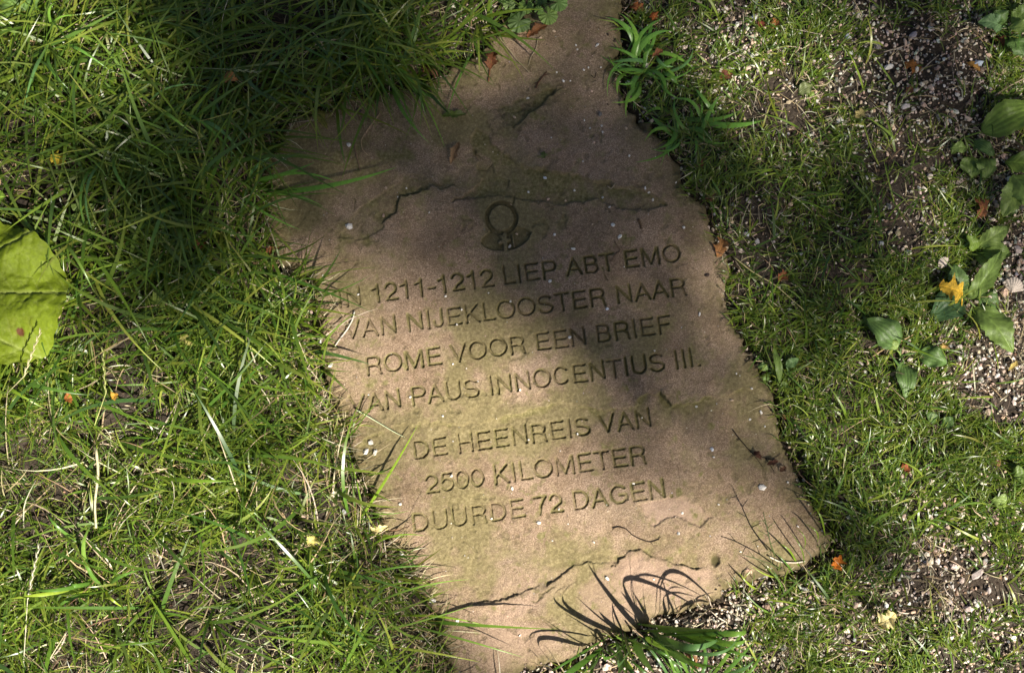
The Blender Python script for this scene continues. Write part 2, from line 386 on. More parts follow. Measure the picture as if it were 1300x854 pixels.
# letters
LID = np.full(X.shape, -1, np.int32)
hw = 0.00172
for li, l in enumerate(letters):
    allp = [p for s in l['st'] for p in s]
    x0 = min(p[0] for p in allp)-.005; x1 = max(p[0] for p in allp)+.005; y0 = min(p[1] for p in allp)-.005; y1 = max(p[1] for p in allp)+.005
    i0, i1 = np.searchsorted(xs, [x0, x1]); j0, j1 = np.searchsorted(ys, [y0, y1])
    sx = X[j0:j1, i0:i1]; sy = Y[j0:j1, i0:i1]
    jx = fbm(sx, sy, .004, 61, 2)*.0007; jy = fbm(sx, sy, .004, 62, 2)*.0007
    D = np.full(sx.shape, 1e9)
    for s in l['st']:
        d_, _, _ = line_d(sx+jx, sy+jy, s); D = np.minimum(D, d_)
    dep = .0033*(1+fbm(sx, sy, .02, 63, 2)*.35)
    w = np.clip((hw-D)/.0009, 0, 1); w = w*w*(3-2*w)*.5+w*.5
    # worn letters near the left edge are shallower
    u_, v_ = inv(sx, sy, ZS); worn = np.clip(1-.22*sst(470, 425, u_)-.2*sst(560, 640, v_), .35, 1)
    H[j0:j1, i0:i1] -= w*dep*worn
    sub = LID[j0:j1, i0:i1]; sub[D < hw+.0001] = li
    GRO[j0:j1, i0:i1] = np.maximum(GRO[j0:j1, i0:i1], sst(hw+.0004, hw-.0012, D)*(.46-.12*sst(470, 580, v_)+fbm(sx, sy, .012, 64, 3)*.5)*(.5+.5*worn))  # upper lines get darker grooves, painting in the shade they lie in
    MOSS[j0:j1, i0:i1] = np.maximum(MOSS[j0:j1, i0:i1], sst(hw+.0016, hw-.0006, D)*(.8+fbm(sx, sy, .02, 65, 3)*.9))
# emblem: ring above a split fan with a small raised cross
def zp(a, b): return (600+a/9.49, 240+b/9.49)
ecx, ecy = G(*zp(348, 345), ZS); eu = math.radians(7.5)
ex = (X-ecx)*math.cos(eu)+(Y-ecy)*math.sin(eu); ey = -(X-ecx)*math.sin(eu)+(Y-ecy)*math.cos(eu)
q = np.hypot(ex/.0185, ey/.0196)
ring = np.abs(q-1)*.019-.0031
fanL = poly_sd(X, Y, pl([zp(*p) for p in ((215,500),(330,560),(370,640),(378,742),(250,740),(150,705),(95,650),(110,590))], ZS))
fanR = poly_sd(X, Y, pl([zp(*p) for p in ((400,640),(380,560),(460,520),(545,455),(640,470),(712,520),(670,610),(590,680),(500,722),(425,738))], ZS))
em = np.minimum(np.minimum(ring, fanL), fanR)
def bar(p, q_, w_):
    d_, _, _ = line_d(X, Y, pl([zp(*p), zp(*q_)], ZS)); return d_-w_
cross = np.minimum(np.minimum(bar((385,545),(398,745),.0022), bar((325,640),(440,605),.0019)), bar((478,560),(500,690),.0008))
em = np.where(q < .85, 1, em); em = np.maximum(em, -cross)
w = sst(.0003, -.0008, em); H -= w*.0042
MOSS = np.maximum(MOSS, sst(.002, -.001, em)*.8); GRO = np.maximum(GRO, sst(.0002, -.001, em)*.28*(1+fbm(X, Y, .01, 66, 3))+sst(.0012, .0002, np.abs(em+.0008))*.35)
LID[em < .0002] = len(letters)
# soft broken rim
H -= sst(-.010, .0, SDf)*.0035*(1+fbm(X, Y, .02, 71, 3)*1.4) + sst(-.002, .0005, SDf)*.006
MOSS = np.maximum(MOSS, sst(-.05, -.005, SDf)*.38*(1+fbm(X, Y, .03, 72, 4)*1.8)); MOSS = np.clip(MOSS, 0, 1)
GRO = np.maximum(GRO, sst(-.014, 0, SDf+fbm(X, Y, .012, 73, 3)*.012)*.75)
def slab_h(x, y):
    xi = np.clip(((np.asarray(x)-xs[0])/ST).astype(int), 0, len(xs)-1); yi = np.clip(((np.asarray(y)-ys[0])/ST).astype(int), 0, len(ys)-1)
    return H[yi, xi]
ny, nx = X.shape
inside = SDf < .0008
cell = inside[:-1, :-1] & inside[1:, :-1] & inside[:-1, 1:] & inside[1:, 1:]
cl = np.maximum(np.maximum(LID[:-1, :-1], LID[1:, :-1]), np.maximum(LID[:-1, 1:], LID[1:, 1:]))
ID = np.arange(nx*ny).reshape(ny, nx)
def sub_mesh(name, mask, skirt=False):
    j, i = np.nonzero(mask)
    Q = np.stack([ID[j, i], ID[j, i+1], ID[j+1, i+1], ID[j+1, i]], 1)
    used, invi = np.unique(Q, return_inverse=True); Q = invi.reshape(Q.shape)
    V = np.stack([X.ravel()[used], Y.ravel()[used], H.ravel()[used]], 1)
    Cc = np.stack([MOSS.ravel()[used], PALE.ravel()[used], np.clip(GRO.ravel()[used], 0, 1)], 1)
    F = [Q]
    if skirt:
        Ea = np.concatenate([Q[:, [0, 1]], Q[:, [1, 2]], Q[:, [2, 3]], Q[:, [3, 0]]]).astype(np.int64)
        key = np.sort(Ea, 1); k = key[:, 0]*len(V)+key[:, 1]
        _, fi, cn = np.unique(k, return_index=True, return_counts=True)
        be = Ea[fi[cn == 1]]
        cenx, ceny = V[be[:, 0], 0], V[be[:, 0], 1]
        sdv = SDf.ravel()[used][be[:, 0]]
        be = be[sdv > -.004]                       # only the outer rim, not letter holes
        n0 = len(V); bot = V.copy(); bot[:, 2] = -.045
        ub, ib = np.unique(be, return_inverse=True); be2 = ib.reshape(be.shape)
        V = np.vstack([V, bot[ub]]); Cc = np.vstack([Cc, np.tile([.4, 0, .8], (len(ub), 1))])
        F.append(np.stack([be[:, 1], be[:, 0], n0+be2[:, 0], n0+be2[:, 1]], 1))
    return mesh(name, V, F, Cc, True, 'wear_shade')
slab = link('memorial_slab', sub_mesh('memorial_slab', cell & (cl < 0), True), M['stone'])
tag(slab, 'worn reddish brown sandstone slab carved with seven lines of text, set in the grass', 'memorial stone')
for li, l in enumerate(letters):
    mk = cell & (cl == li)
    if not mk.any(): continue
    nm = 'carved_full_stop' if l['c'] == '.' else 'carved_dash' if l['c'] == '-' else 'carved_numeral' if l['c'].isdigit() else 'carved_letter'
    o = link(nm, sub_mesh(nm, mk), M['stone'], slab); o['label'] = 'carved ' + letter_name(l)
o = link('carved_emblem', sub_mesh('carved_emblem', cell & (cl == len(letters))), M['stone'], slab)
o['label'] = 'carved ring over a split fan with a small cross'

# ================================================================== GROUND
def axis(a, b, st, far):
    c = list(np.arange(a, b+1e-6, st)); s = st; p = c[-1]
    while p < far: s *= 1.35; p += s; c.append(p)
    s = st; p = c[0]
    while p > -far: s *= 1.35; p -= s; c.insert(0, p)
    return np.array(c)
def soil_h(x, y):
    x = np.asarray(x, float); y = np.asarray(y, float)
    u, v = inv(x, y); sd = sd_fast(x, y)
    h = fbm(x, y, .12, 81, 4, .55)*.016 + fbm(x, y, .012, 82, 3, .6)*.004
    h += sst(.0, .10, sd)*np.where(u < 600, .016, .007) - sst(.022, .0, sd)*.011
    return np.where(np.hypot(x, y) > 4, 0, h)
gx = axis(-1.0, 1.0, .006, 60); gy = axis(-.75, .75, .006, 60)
GX, GY = np.meshgrid(gx, gy)
GZ = soil_h(GX, GY)
GZ = np.where(sd_fast(GX, GY) < -.004, -.03, GZ)
n_y, n_x = GX.shape; I = np.arange(n_x*n_y).reshape(n_y, n_x)
Q = np.stack([I[:-1, :-1].ravel(), I[:-1, 1:].ravel(), I[1:, 1:].ravel(), I[1:, :-1].ravel()], 1)
ground = link('ground', mesh('ground', np.stack([GX.ravel(), GY.ravel(), GZ.ravel()], 1), [Q]), M['soil'])
tag(ground, kind='structure')

def surf(x, y):
    """height of whatever lies below: slab or soil"""
    s = sd_fast(x, y); return np.where(s < -.002, slab_h(x, y), soil_h(x, y))

# ================================================================== GRASS
def blades(x, y, az, L, Wd, th0, th1, curl, col, n=6, z0=None, twist=None, colt=None, lift=None, fold=False, jit=True):
    N = len(x); x = np.asarray(x, float).copy(); y = np.asarray(y, float).copy()
    z = (surf(x, y)-.002) if z0 is None else np.asarray(z0, float).copy()
    lift = R.uniform(.0005, .010, N) if lift is None else lift
    twist = R.normal(0, .30, N) if twist is None else twist
    V = np.zeros((N, 2*n+1, 3)); Cl = np.zeros((N, 2*n+1, 3)); colt = col if colt is None else colt
    tw2 = R.normal(0, .4, N) if jit else np.zeros(N)
    for k in range(n+1):
        s = k/n; th = th0+(th1-th0)*s; a = az+curl*s
        if k:
            sm = (k-.5)/n; thm = th0+(th1-th0)*sm; am = az+curl*sm; dl = L/n
            x = x+np.sin(thm)*np.cos(am)*dl; y = y+np.sin(thm)*np.sin(am)*dl; z = z+np.cos(thm)*dl
            z = np.maximum(z, surf(x, y)+lift*min(1, s*2)+.0003)
        w = Wd*.5*min(1, .55+1.6*s)*(1-s**2.4)
        tw = twist+tw2*s; ct, stt = np.cos(tw), np.sin(tw)
        sx, sy = -np.sin(a), np.cos(a); nxx, nyy, nz = -np.cos(th)*np.cos(a), -np.cos(th)*np.sin(a), np.sin(th)
        ox, oy, oz = sx*ct+nxx*stt, sy*ct+nyy*stt, nz*stt
        P0 = np.stack([x, y, z], 1); O = np.stack([ox, oy, oz], 1)*w[:, None]
        cc = col*(1-s)+colt*s
        if k < n:
            V[:, 2*k] = P0-O; V[:, 2*k+1] = P0+O; Cl[:, 2*k] = cc; Cl[:, 2*k+1] = cc
        else: V[:, 2*n] = P0; Cl[:, 2*n] = cc
    b = (np.arange(N)*(2*n+1))[:, None, None]
    q = np.array([[2*k, 2*k+1, 2*k+3, 2*k+2] for k in range(n-1)])[None]+b
    t = np.array([[2*n-2, 2*n-1, 2*n]])[None]+b
    return V.reshape(-1, 3), [q.reshape(-1, 4), t.reshape(-1, 3)], Cl.reshape(-1, 3)
def join(parts):
    Vs, Fs, Cs = [], [], []; off = 0
    for V, F, C_ in parts:
        Vs.append(V); Cs.append(C_)
        for A in F: Fs.append(np.asarray(A)+off)
        off += len(V)
    return np.vstack(Vs), Fs, np.vstack(Cs)
GREEN = np.array([[.095,.162,.014],[.135,.212,.018],[.190,.255,.028],[.066,.135,.020],[.25,.29,.048],[.105,.175,.028]])
DEEP = np.array([[.060,.135,.018],[.075,.165,.024],[.085,.180,.030],[.11,.21,.028],[.08,.165,.050]])
STRAW = np.array([[.42,.33,.18],[.52,.44,.28],[.34,.26,.14],[.60,.53,.38],[.25,.17,.09]])
def pick(A, N, var=.18):
    c = A[R.randint(0, len(A), N)]*(1+R.normal(0, var, (N, 1))); return np.clip(c*(1+R.normal(0, .05, (N, 3))), .01, .85)
# how thick the grass stands, on the photo's 100 px grid (u 50..1250, v 50..850)
DEN = [[.8,1,1,1,1,1,.6,.3,.7,.35,.70,.45,.55],
       [1,1,1,1,1,.8,0,.3,.9,.45,.70,.40,.30],
       [1,1,1,1,.9,0,0,0,.5,.85,.80,.60,.30],
       [1,1,1,1,.8,0,0,0,.5,.95,.95,.75,.20],
       [1,1,1,1,.8,0,0,0,.3,.95,.95,.70,.20],
       [1,1,1,1,.9,0,0,0,.3,.95,.95,.85,.85],
       [1,1,1,1,1,.9,0,0,.3,.8,1,.85,.45],
       [1,.85,.12,.55,1,1,.3,.1,.2,.25,.9,.70,.50],
       [1,.9,.5,.7,1,1,.3,.3,.25,.55,.70,.65,.75]]
def scatter(N, dens=1.0):
    # most of the growth stands where it can be seen; it thins out beyond
    n = int(N*dens*.80); m = int(N*dens)-n
    return (np.concatenate([R.uniform(-.73, .73, n), R.uniform(-1.15, 1.15, m)]),
            np.concatenate([R.uniform(-.50, .50, n), R.uniform(-.95, .95, m)]))
def field(N, sel):
    x, y = scatter(N); u, v = inv(x, y); k = sel(x, y, u, v, sd_fast(x, y)); return x[k], y[k]
parts = []
# left: long lush blades, in small tufts
def left_sel(x, y, u, v, sd):
    gap = fbm(x, y, .10, 91, 3)
    return (u < 640+0*v) & (sd > .004) & (R.rand(len(x)) < np.clip(.66+2.2*gap, .03, 1)*gridmap(DEN, u, v)*(.5+.5*sst(0, .05, sd))*(1-.35*sst(430, 250, v))) 
def tuft(x, y, lo_, hi_):
    n = R.randint(lo_, hi_, len(x)); i = np.repeat(np.arange(len(x)), n)
    return x[i]+R.normal(0, .004, len(i)), y[i]+R.normal(0, .004, len(i)), i
x, y = field(8600, left_sel); x, y, i = tuft(x, y, 3, 7); N = len(x); u, v = inv(x, y)
k = (sd_fast(x, y) > 0); x, y, u, v, i = x[k], y[k], u[k], v[k], i[k]; N = len(x)
long_ = sst(560, 250, v)
flow = fbm(x, y, .25, 95, 2)*2.4 + (-.35)
az = flow + R.normal(0, 1.5, N)
L = R.uniform(.035, .085, N)*(1+long_*.8)
parts.append(blades(x, y, az, L, R.uniform(.0013, .0036, N)*(1+.35*long_), R.uniform(.3, 1.0, N), R.uniform(1.2, 2.0, N), R.normal(0, .5, N),
                    pick(GREEN, N)*(1-.10*long_[:, None]), 6, lift=R.uniform(.001, .03, N), colt=pick(GREEN, N)*1.1))
# finer understorey on the left
x, y = field(34000, lambda x, y, u, v, sd: (u < 640) & (sd > .002) & (R.rand(len(x)) < gridmap(DEN, u, v)*np.clip(.22+.62*sst(250, 520, v)+1.7*fbm(x, y, .09, 92, 3), .03, 1)*(.35+.65*sst(.0, .06, sd)))); N = len(x)
parts.append(blades(x, y, R.uniform(0, 2*PI, N), R.uniform(.02, .055, N), R.uniform(.0008, .0019, N), R.uniform(.4, 1.2, N), R.uniform(1.3, 2.0, N), R.normal(0, .8, N),
                    pick(GREEN, N), 5, lift=R.uniform(.001, .015, N)))
# blades leaning out over the slab from its left edge
x, y = field(30000, lambda x, y, u, v, sd: (u < 640) & (v < 830) & (sd > .001) & (sd < .030) & (R.rand(len(x)) < .55)); N = len(x)
parts.append(blades(x, y, R.normal(-.25, .75, N), R.uniform(.025, .075, N)*(1-.5*np.exp(-((inv(x, y)[1]-430)/110)**2)), R.uniform(.001, .003, N), R.uniform(.4, 1.0, N), R.uniform(1.3, 1.9, N), R.normal(0, .5, N),
                    pick(GREEN, N), 6, lift=R.uniform(.001, .014, N)))
# a few broad blades on top
x, y = field(2100, lambda x, y, u, v, sd: (u < 600) & (sd > .01) & (R.rand(len(x)) < np.where(v < 480, 1, .38))); N = len(x)
parts.append(blades(x, y, R.normal(-.4, 1.7, N), R.uniform(.07, .19, N), R.uniform(.0028, .0062, N), R.uniform(.4, 1.0, N), R.uniform(1.4, 1.9, N), R.normal(0, .5, N),
                    pick(DEEP, N)*1.1, 9, lift=R.uniform(.012, .035, N), colt=pick(GREEN, N)*1.05))
# right: short lawn grass
def right_sel(x, y, u, v, sd):
    pat = fbm(x, y, .09, 93, 4, .6); den = gridmap(DEN, u, v)
    return (u >= 640) & (sd > .004) & (R.rand(len(x)) < np.clip(den+pat*1.5-.08, 0, 1)**1.4*(1-.85*np.exp(-((u-985)/62)**2-((v-764)/20)**2)))
x, y = field(26000, right_sel); x, y, i = tuft(x, y, 3, 8)
k = (sd_fast(x, y) > .001); x, y, i = x[k], y[k], i[k]; N = len(x)
base_az = R.uniform(0, 2*PI, i.max()+1)[i]
flow = fbm(x, y, .15, 97, 2)*5
parts.append(blades(x, y, np.where(R.rand(N) < .45, flow, base_az)+R.normal(0, .7, N), R.uniform(.014, .036, N), R.uniform(.0011, .0024, N), R.uniform(.2, 1.0, N), R.uniform(1.1, 2.1, N), R.normal(0, .7, N),
                    pick(GREEN, N), 5, lift=R.uniform(.0005, .010, N), colt=pick(GREEN, N)))
x, y = field(2200, lambda x, y, u, v, sd: (u >= 640) & (sd > .01) & (R.rand(len(x)) < gridmap(DEN, u, v))); N = len(x)
parts.append(blades(x, y, R.uniform(0, 2*PI, N), R.uniform(.035, .075, N), R.uniform(.0018, .0034, N), R.uniform(.3, .9, N), R.uniform(1.3, 1.9, N), R.normal(0, .5, N),
                    pick(GREEN, N)*1.1, 7, lift=R.uniform(.003, .015, N)))
V, F, C_ = join(parts)
tag(link('grass', mesh('grass', V, F, C_), M['grass']), 'green grass growing thick round the carved slab', 'grass', kind='stuff')
# straw and thatch
parts = []
def dry_sel(x, y, u, v, sd):
    pat = fbm(x, y, .08, 99, 3)
    return (sd > -.002) & (R.rand(len(x)) < np.clip(.5+pat*1.5, .05, 1))
x, y = field(26000, dry_sel); N = len(x); u, v = inv(x, y)
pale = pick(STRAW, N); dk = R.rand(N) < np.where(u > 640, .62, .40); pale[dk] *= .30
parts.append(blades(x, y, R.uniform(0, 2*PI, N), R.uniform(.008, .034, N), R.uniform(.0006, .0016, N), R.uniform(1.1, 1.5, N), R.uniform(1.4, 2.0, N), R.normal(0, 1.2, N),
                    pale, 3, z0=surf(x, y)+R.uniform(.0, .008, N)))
# pale dead blades fringing the left edge of the slab
x, y = field(34000, lambda x, y, u, v, sd: (u < 640) & (sd > -.004) & (sd < .045) & (v > 100)); N = len(x)
parts.append(blades(x, y, R.normal(-.2, 1.2, N), R.uniform(.02, .06, N), R.uniform(.0007, .0018, N), R.uniform(.7, 1.3, N), R.uniform(1.4, 1.9, N), R.normal(0, .8, N),
                    pick(STRAW, N), 5, lift=R.uniform(.001, .012, N)))
x, y = field(2000, lambda x, y, u, v, sd: (u < 640) & (sd > .004)); N = len(x)
parts.append(blades(x, y, R.uniform(0, 2*PI, N), R.uniform(.05, .13, N), R.uniform(.0009, .0020, N), R.uniform(.7, 1.3, N), R.uniform(1.4, 1.9, N), R.normal(0, .8, N),
                    pick(STRAW, N), 7, lift=R.uniform(.003, .03, N)))
x, y = field(1600, lambda x, y, u, v, sd: (u > 640) & (sd > .0)); N = len(x)
parts.append(blades(x, y, R.uniform(0, 2*PI, N), R.uniform(.02, .06, N), R.uniform(.0008, .0015, N), R.uniform(.9, 1.3, N), R.uniform(1.4, 1.9, N), R.normal(0, .6, N),
                    pick(STRAW, N), 5, lift=R.uniform(.001, .01, N)))
x, y = field(22000, lambda x, y, u, v, sd: (sd > .002) & (R.rand(len(x)) < .55*np.exp(-((u-1030)/110)**2-((v-800)/50)**2)+.25*np.exp(-((u-250)/90)**2-((v-740)/50)**2))); N = len(x)
parts.append(blades(x, y, R.uniform(0, 2*PI, N), R.uniform(.010, .035, N), R.uniform(.0008, .0017, N), R.uniform(1.0, 1.4, N), R.uniform(1.4, 1.9, N), R.normal(0, .8, N),
                    pick(STRAW[[1, 3, 0]], N), 4, lift=R.uniform(.002, .009, N)))
V, F, C_ = join(parts)
tag(link('dead_grass', mesh('dead_grass', V, F, C_), M['straw']), 'dry straw and dead grass lying between the green blades', 'dead grass', kind='stuff')

# ================================================================== GRAVEL
ph = (1+5**.5)/2
ICO = np.array([(-1,ph,0),(1,ph,0),(-1,-ph,0),(1,-ph,0),(0,-1,ph),(0,1,ph),(0,-1,-ph),(0,1,-ph),(ph,0,-1),(ph,0,1),(-ph,0,-1),(-ph,0,1)], float)/1.9
ICF = np.array([(0,11,5),(0,5,1),(0,1,7),(0,7,10),(0,10,11),(1,5,9),(5,11,4),(11,10,2),(10,7,6),(7,1,8),(3,9,4),(3,4,2),(3,2,6),(3,6,8),(3,8,9),(4,9,5),(2,4,11),(6,2,10),(8,6,7),(9,8,1)])
def stones(x, y, z, r, col, flat=.6):
    N = len(x); V = ICO[None]*(1+R.uniform(-.28, .28, (N, 12, 1)))+R.uniform(-.12, .12, (N, 12, 3))
    V = V*np.stack([R.uniform(.7, 1.35, N), R.uniform(.6, 1.0, N), R.uniform(.75, 1.1, N)*flat], 1)[:, None]
    a = R.uniform(0, 2*PI, N); b = R.normal(0, .35, N); ca, sa = np.cos(a)[:, None], np.sin(a)[:, None]
    cb, sb = np.cos(b)[:, None], np.sin(b)[:, None]
    vx, vz = V[..., 0]*cb-V[..., 2]*sb, V[..., 0]*sb+V[..., 2]*cb
    vy = V[..., 1]; V = np.stack([vx*ca-vy*sa, vx*sa+vy*ca, vz], -1)*r[:, None, None]+np.stack([x, y, z], 1)[:, None]
    F = ICF[None]+(np.arange(N)*12)[:, None, None]
    return V.reshape(-1, 3), [F.reshape(-1, 3)], np.repeat(col, 12, 0)
CHIP = np.array([[.62,.53,.43],[.50,.39,.31],[.70,.64,.55],[.36,.27,.21],[.27,.25,.23],[.38,.37,.36],[.55,.41,.30],[.22,.16,.12],[.42,.29,.23],[.32,.24,.19]])
# bare gravelly patches: photo grid
GRV = [[.2,0,0,0,0,.1,.5,.8,.6,1,.5,.8,.6],
       [0,0,0,0,0,.2,.3,.8,.3,1,.5,.9,.9],
       [0,0,0,0,.1,.2,.2,.2,.5,.3,.4,.7,1],
       [0,0,0,0,.3,.2,.2,.2,.7,.2,.2,.5,1],
       [0,0,0,0,.3,.2,.2,.2,.7,.2,.2,.5,1],
       [0,0,0,0,.3,.2,.2,.2,.7,.2,.2,.3,.5],
       [0,0,0,0,.3,.2,.2,.2,.5,.4,.2,.4,.9],
       [0,0,.1,.1,.1,.2,.3,1,1.3,1.5,.5,.8,.8],
       [0,0,.1,0,0,.1,.9,1.2,1.5,1.5,.8,.6,.7]]
x, y = field(105000, lambda x, y, u, v, sd: (sd > -.001) & (R.rand(len(x)) < gridmap(GRV, u, v)*np.clip(.75+1.6*fbm(x, y, .10, 101, 3), .1, 1)))
N = len(x); r = np.clip(np.exp(R.normal(math.log(.0015), .46, N)), .0007, .0050)
whi = (R.rand(N) < .35)[:, None]
P_big = stones(x, y, soil_h(x, y)+r*.35+R.uniform(0, .002, N), r, np.where(whi, pick(CHIP[[0, 2, 0, 6]], N, .15), pick(CHIP, N, .28)))
x, y = field(60000, lambda x, y, u, v, sd: (sd > -.001) & (R.rand(len(x)) < np.exp(-((u-985)/75)**2-((v-764)/24)**2)+np.exp(-((u-1215)/45)**2-((v-680)/45)**2)*.55+.5*np.exp(-((u-740)/90)**2-((v-838)/14)**2)+(.35)*np.exp(-((u-945)/35)**2-((v-40)/50)**2)+.22*np.exp(-((u-1130)/90)**2-((v-60)/60)**2)+.6*np.exp(-((u-1270)/35)**2-((v-330)/60)**2)))
N = len(x); r = np.clip(np.exp(R.normal(math.log(.0019), .42, N)), .0007, .0048)
xe, ye = field(26000, lambda x, y, u, v, sd: (sd < 0) & (R.rand(len(x)) < np.exp(sd/.006)*np.where(u > 600, .9, .6))); re_ = np.exp(R.normal(math.log(.0012), .4, len(xe)))
P_edge = stones(xe, ye, surf(xe, ye)+re_*.3, re_, np.where((R.rand(len(xe)) < .6)[:, None], pick(np.array([[.06,.04,.028],[.12,.08,.05],[.2,.15,.1]]), len(xe), .3), pick(CHIP, len(xe), .2)))
V, F, C_ = join([P_big, P_edge, stones(x, y, soil_h(x, y)+r*.5+R.uniform(.001, .009, N), r, pick(CHIP[[0, 2, 0, 1, 8, 6]]*1.08, N, .15))])
tag(link('gravel', mesh('gravel', V, F, C_, False), M['chip']), 'fine pink grey and white gravel in the bare patches beside the slab', 'gravel', kind='stuff')
# crumbs of dark humus, bark and bud scales
x, y = field(15000, lambda x, y, u, v, sd: (sd > -.003) & (R.rand(len(x)) < np.where(u > 600, .9, .6)))
N = len(x); r = R.uniform(.0008, .0026, N)
HUM = np.array([[.06,.04,.028],[.10,.065,.04],[.045,.03,.02],[.16,.10,.06]])
V, F, C_ = stones(x, y, soil_h(x, y)+R.uniform(0, .002, N), r, pick(HUM, N, .3), .35)
tag(link('leaf_litter', mesh('leaf_litter', V, F, C_, False), M['bark']), 'dark crumbs of humus and bark littering the soil under the grass', 'leaf litter', kind='stuff')
# fine grit on the slab
x, y = scatter(2600); k = sd_fast(x, y) < -.004; x, y = x[k], y[k]; N = len(x); r = R.uniform(.0003, .0009, N)
V, F, C_ = stones(x, y, slab_h(x, y)+r*.3, r, pick(CHIP, N, .3))
tag(link('grit', mesh('grit', V, F, C_, False), M['chip']), 'sparse fine grit scattered over the face of the slab', 'grit', kind='stuff')

# ================================================================== SINGLE THINGS
def local(V, o):
    """put an object's mesh about its own base point"""
    return V
def tube(pts, r0, r1=None, sides=6, col=(.2,.12,.06)):
    pts = [Vector(p) for p in pts]; r1 = r0 if r1 is None else r1; n = len(pts); V = []; up = Vector((.13, .21, 1)).normalized()
    for i, p in enumerate(pts):
        t = (pts[min(i+1, n-1)]-pts[max(i-1, 0)]).normalized(); a = t.cross(up)
        if a.length < 1e-4: a = t.cross(Vector((1, 0, 0)))
        a.normalize(); b = a.cross(t); r = r0+(r1-r0)*i/(n-1)
        for k in range(sides):
            an = 2*PI*k/sides; V.append(p+a*math.cos(an)*r+b*math.sin(an)*r)
    Q = [(i*sides+k, i*sides+(k+1) % sides, (i+1)*sides+(k+1) % sides, (i+1)*sides+k) for i in range(n-1) for k in range(sides)]
    caps = [tuple(range(sides))[::-1], tuple((n-1)*sides+k for k in range(sides))]
    return np.array([tuple(v) for v in V]), [np.array(Q), np.array(caps)], np.tile(np.array(col, float), (len(V), 1))
def bez(p, m, q, n=8):
    p, m, q = Vector(p), Vector(m), Vector(q)
    return [p*(1-t)**2+m*2*t*(1-t)+q*t*t for t in [k/n for k in range(n+1)]]
def top(u, v, dz=0.0):
    """point on whatever lies at photo position u, v, raised by dz"""
    z = 0.0
    for _ in range(4):
        x, y = G(u, v, z); z = float(surf(np.array([x]), np.array([y]))[0])+dz
    x, y = G(u, v, z); return Vector((float(x), float(y), z))
def add(name, geo, mat, parent=None, loc=None, smooth=True):
    V, F, C_ = geo; V = np.array(V, float)
    if loc is not None: V = V-np.array(tuple(loc))
    o = link(name, mesh(name, V, F, C_, smooth), mat, parent)
    if loc is not None and parent is None: o.location = loc
    return o

def leaf_geo(p, q, width, prof, col, arch=.2, fold=.15, wav=.04, nu=18, nv=8, bend=0.0, veins=None, seed=0, ridge=.012, tipcol=None, paint=None, rag=0.0):
    """leaf blade from p (base) to q (tip): prof(s) = half width, arch = rise of the middle"""
    r = np.random.RandomState(seed+5); p, q = np.array(tuple(p)), np.array(tuple(q)); ax = q-p; Ln = np.linalg.norm(ax); ax = ax/Ln
    side = np.cross([0, 0, 1], ax); side /= np.linalg.norm(side); nrm = np.cross(ax, side)
    s = np.linspace(0, 1, nu+1)[:, None]; t = np.linspace(-1, 1, 2*nv+1)[None, :]
    w = np.array([prof(float(a)) for a in s[:, 0]])[:, None]*width
    if rag: w = w*(1+rag*np.sin(s*37+seed)+rag*.8*np.sin(s*61+seed*2))*(1+rag*1.5*np.sign(t)*np.sin(s*13+seed))
    px = s*Ln+0*t; py = t*w+bend*Ln*np.sin(PI*s)
    pz = arch*Ln*np.sin(PI*s)*1.0 + fold*np.abs(t)*w + 0*t
    ph1, ph2 = r.uniform(0, 6, 2)
    pz = pz+wav*width*np.sin(s*9+ph1+t*1.5)*np.abs(t)**1.3+wav*.7*width*np.sin(s*15+ph2-t*2)*np.abs(t)
    vn = np.zeros_like(px)
    if veins == 'parallel':
        for c in (0, .33, .66):
            vn = np.maximum(vn, np.exp(-((np.abs(t)-c*np.sin(PI*np.clip(s*.9+.1, 0, 1))**.3)/.07)**2))
    elif veins == 'pinnate':
        vn = np.exp(-(t/.06)**2)+.8*np.exp(-((((s-np.abs(t)*.28)*7) % 1-.5)/.13)**2)*(np.abs(t) > .03)
    pz = pz-vn*ridge*width
    V = p+px[..., None]*ax+py[..., None]*side+pz[..., None]*nrm
    V = V.reshape(-1, 3); V[:, 2] = np.maximum(V[:, 2], surf(V[:, 0], V[:, 1])+.0006)
    m = 2*nv+1; I_ = np.arange((nu+1)*m).reshape(nu+1, m)
    Q = np.stack([I_[:-1, :-1].ravel(), I_[1:, :-1].ravel(), I_[1:, 1:].ravel(), I_[:-1, 1:].ravel()], 1)
    col = np.array(col, float); C_ = np.ones((nu+1, m, 3))*col
    if tipcol is not None: C_ = C_*(1-s[..., None])+np.array(tipcol)*s[..., None]
    C_ = C_*(1+.55*np.clip(vn, 0, 1)[..., None]*(1 if veins else 0))*(1+.10*np.sin(s*6+ph1)[..., None])
    if paint is not None: C_ = paint(C_, s, t)
    return V, [Q], C_.reshape(-1, 3)
def ovate(s): return .5*(math.sin(PI*min(1, s**.8))**.75)*(1.0 if s < 1 else 0)+.002
def lance(s): return .5*(math.sin(PI*s**.9)**.8)+.004 if 0 < s < 1 else .004
def lobed(k=3.2, deep=.5):
    def f(s): return max(.01, .5*math.sin(PI*min(1, s**.85))**.6*(1-deep*(.5+.5*math.cos(2*PI*k*s))))
    return f
def toothed(s): return ovate(s)*(1+.07*math.sin(s*55))

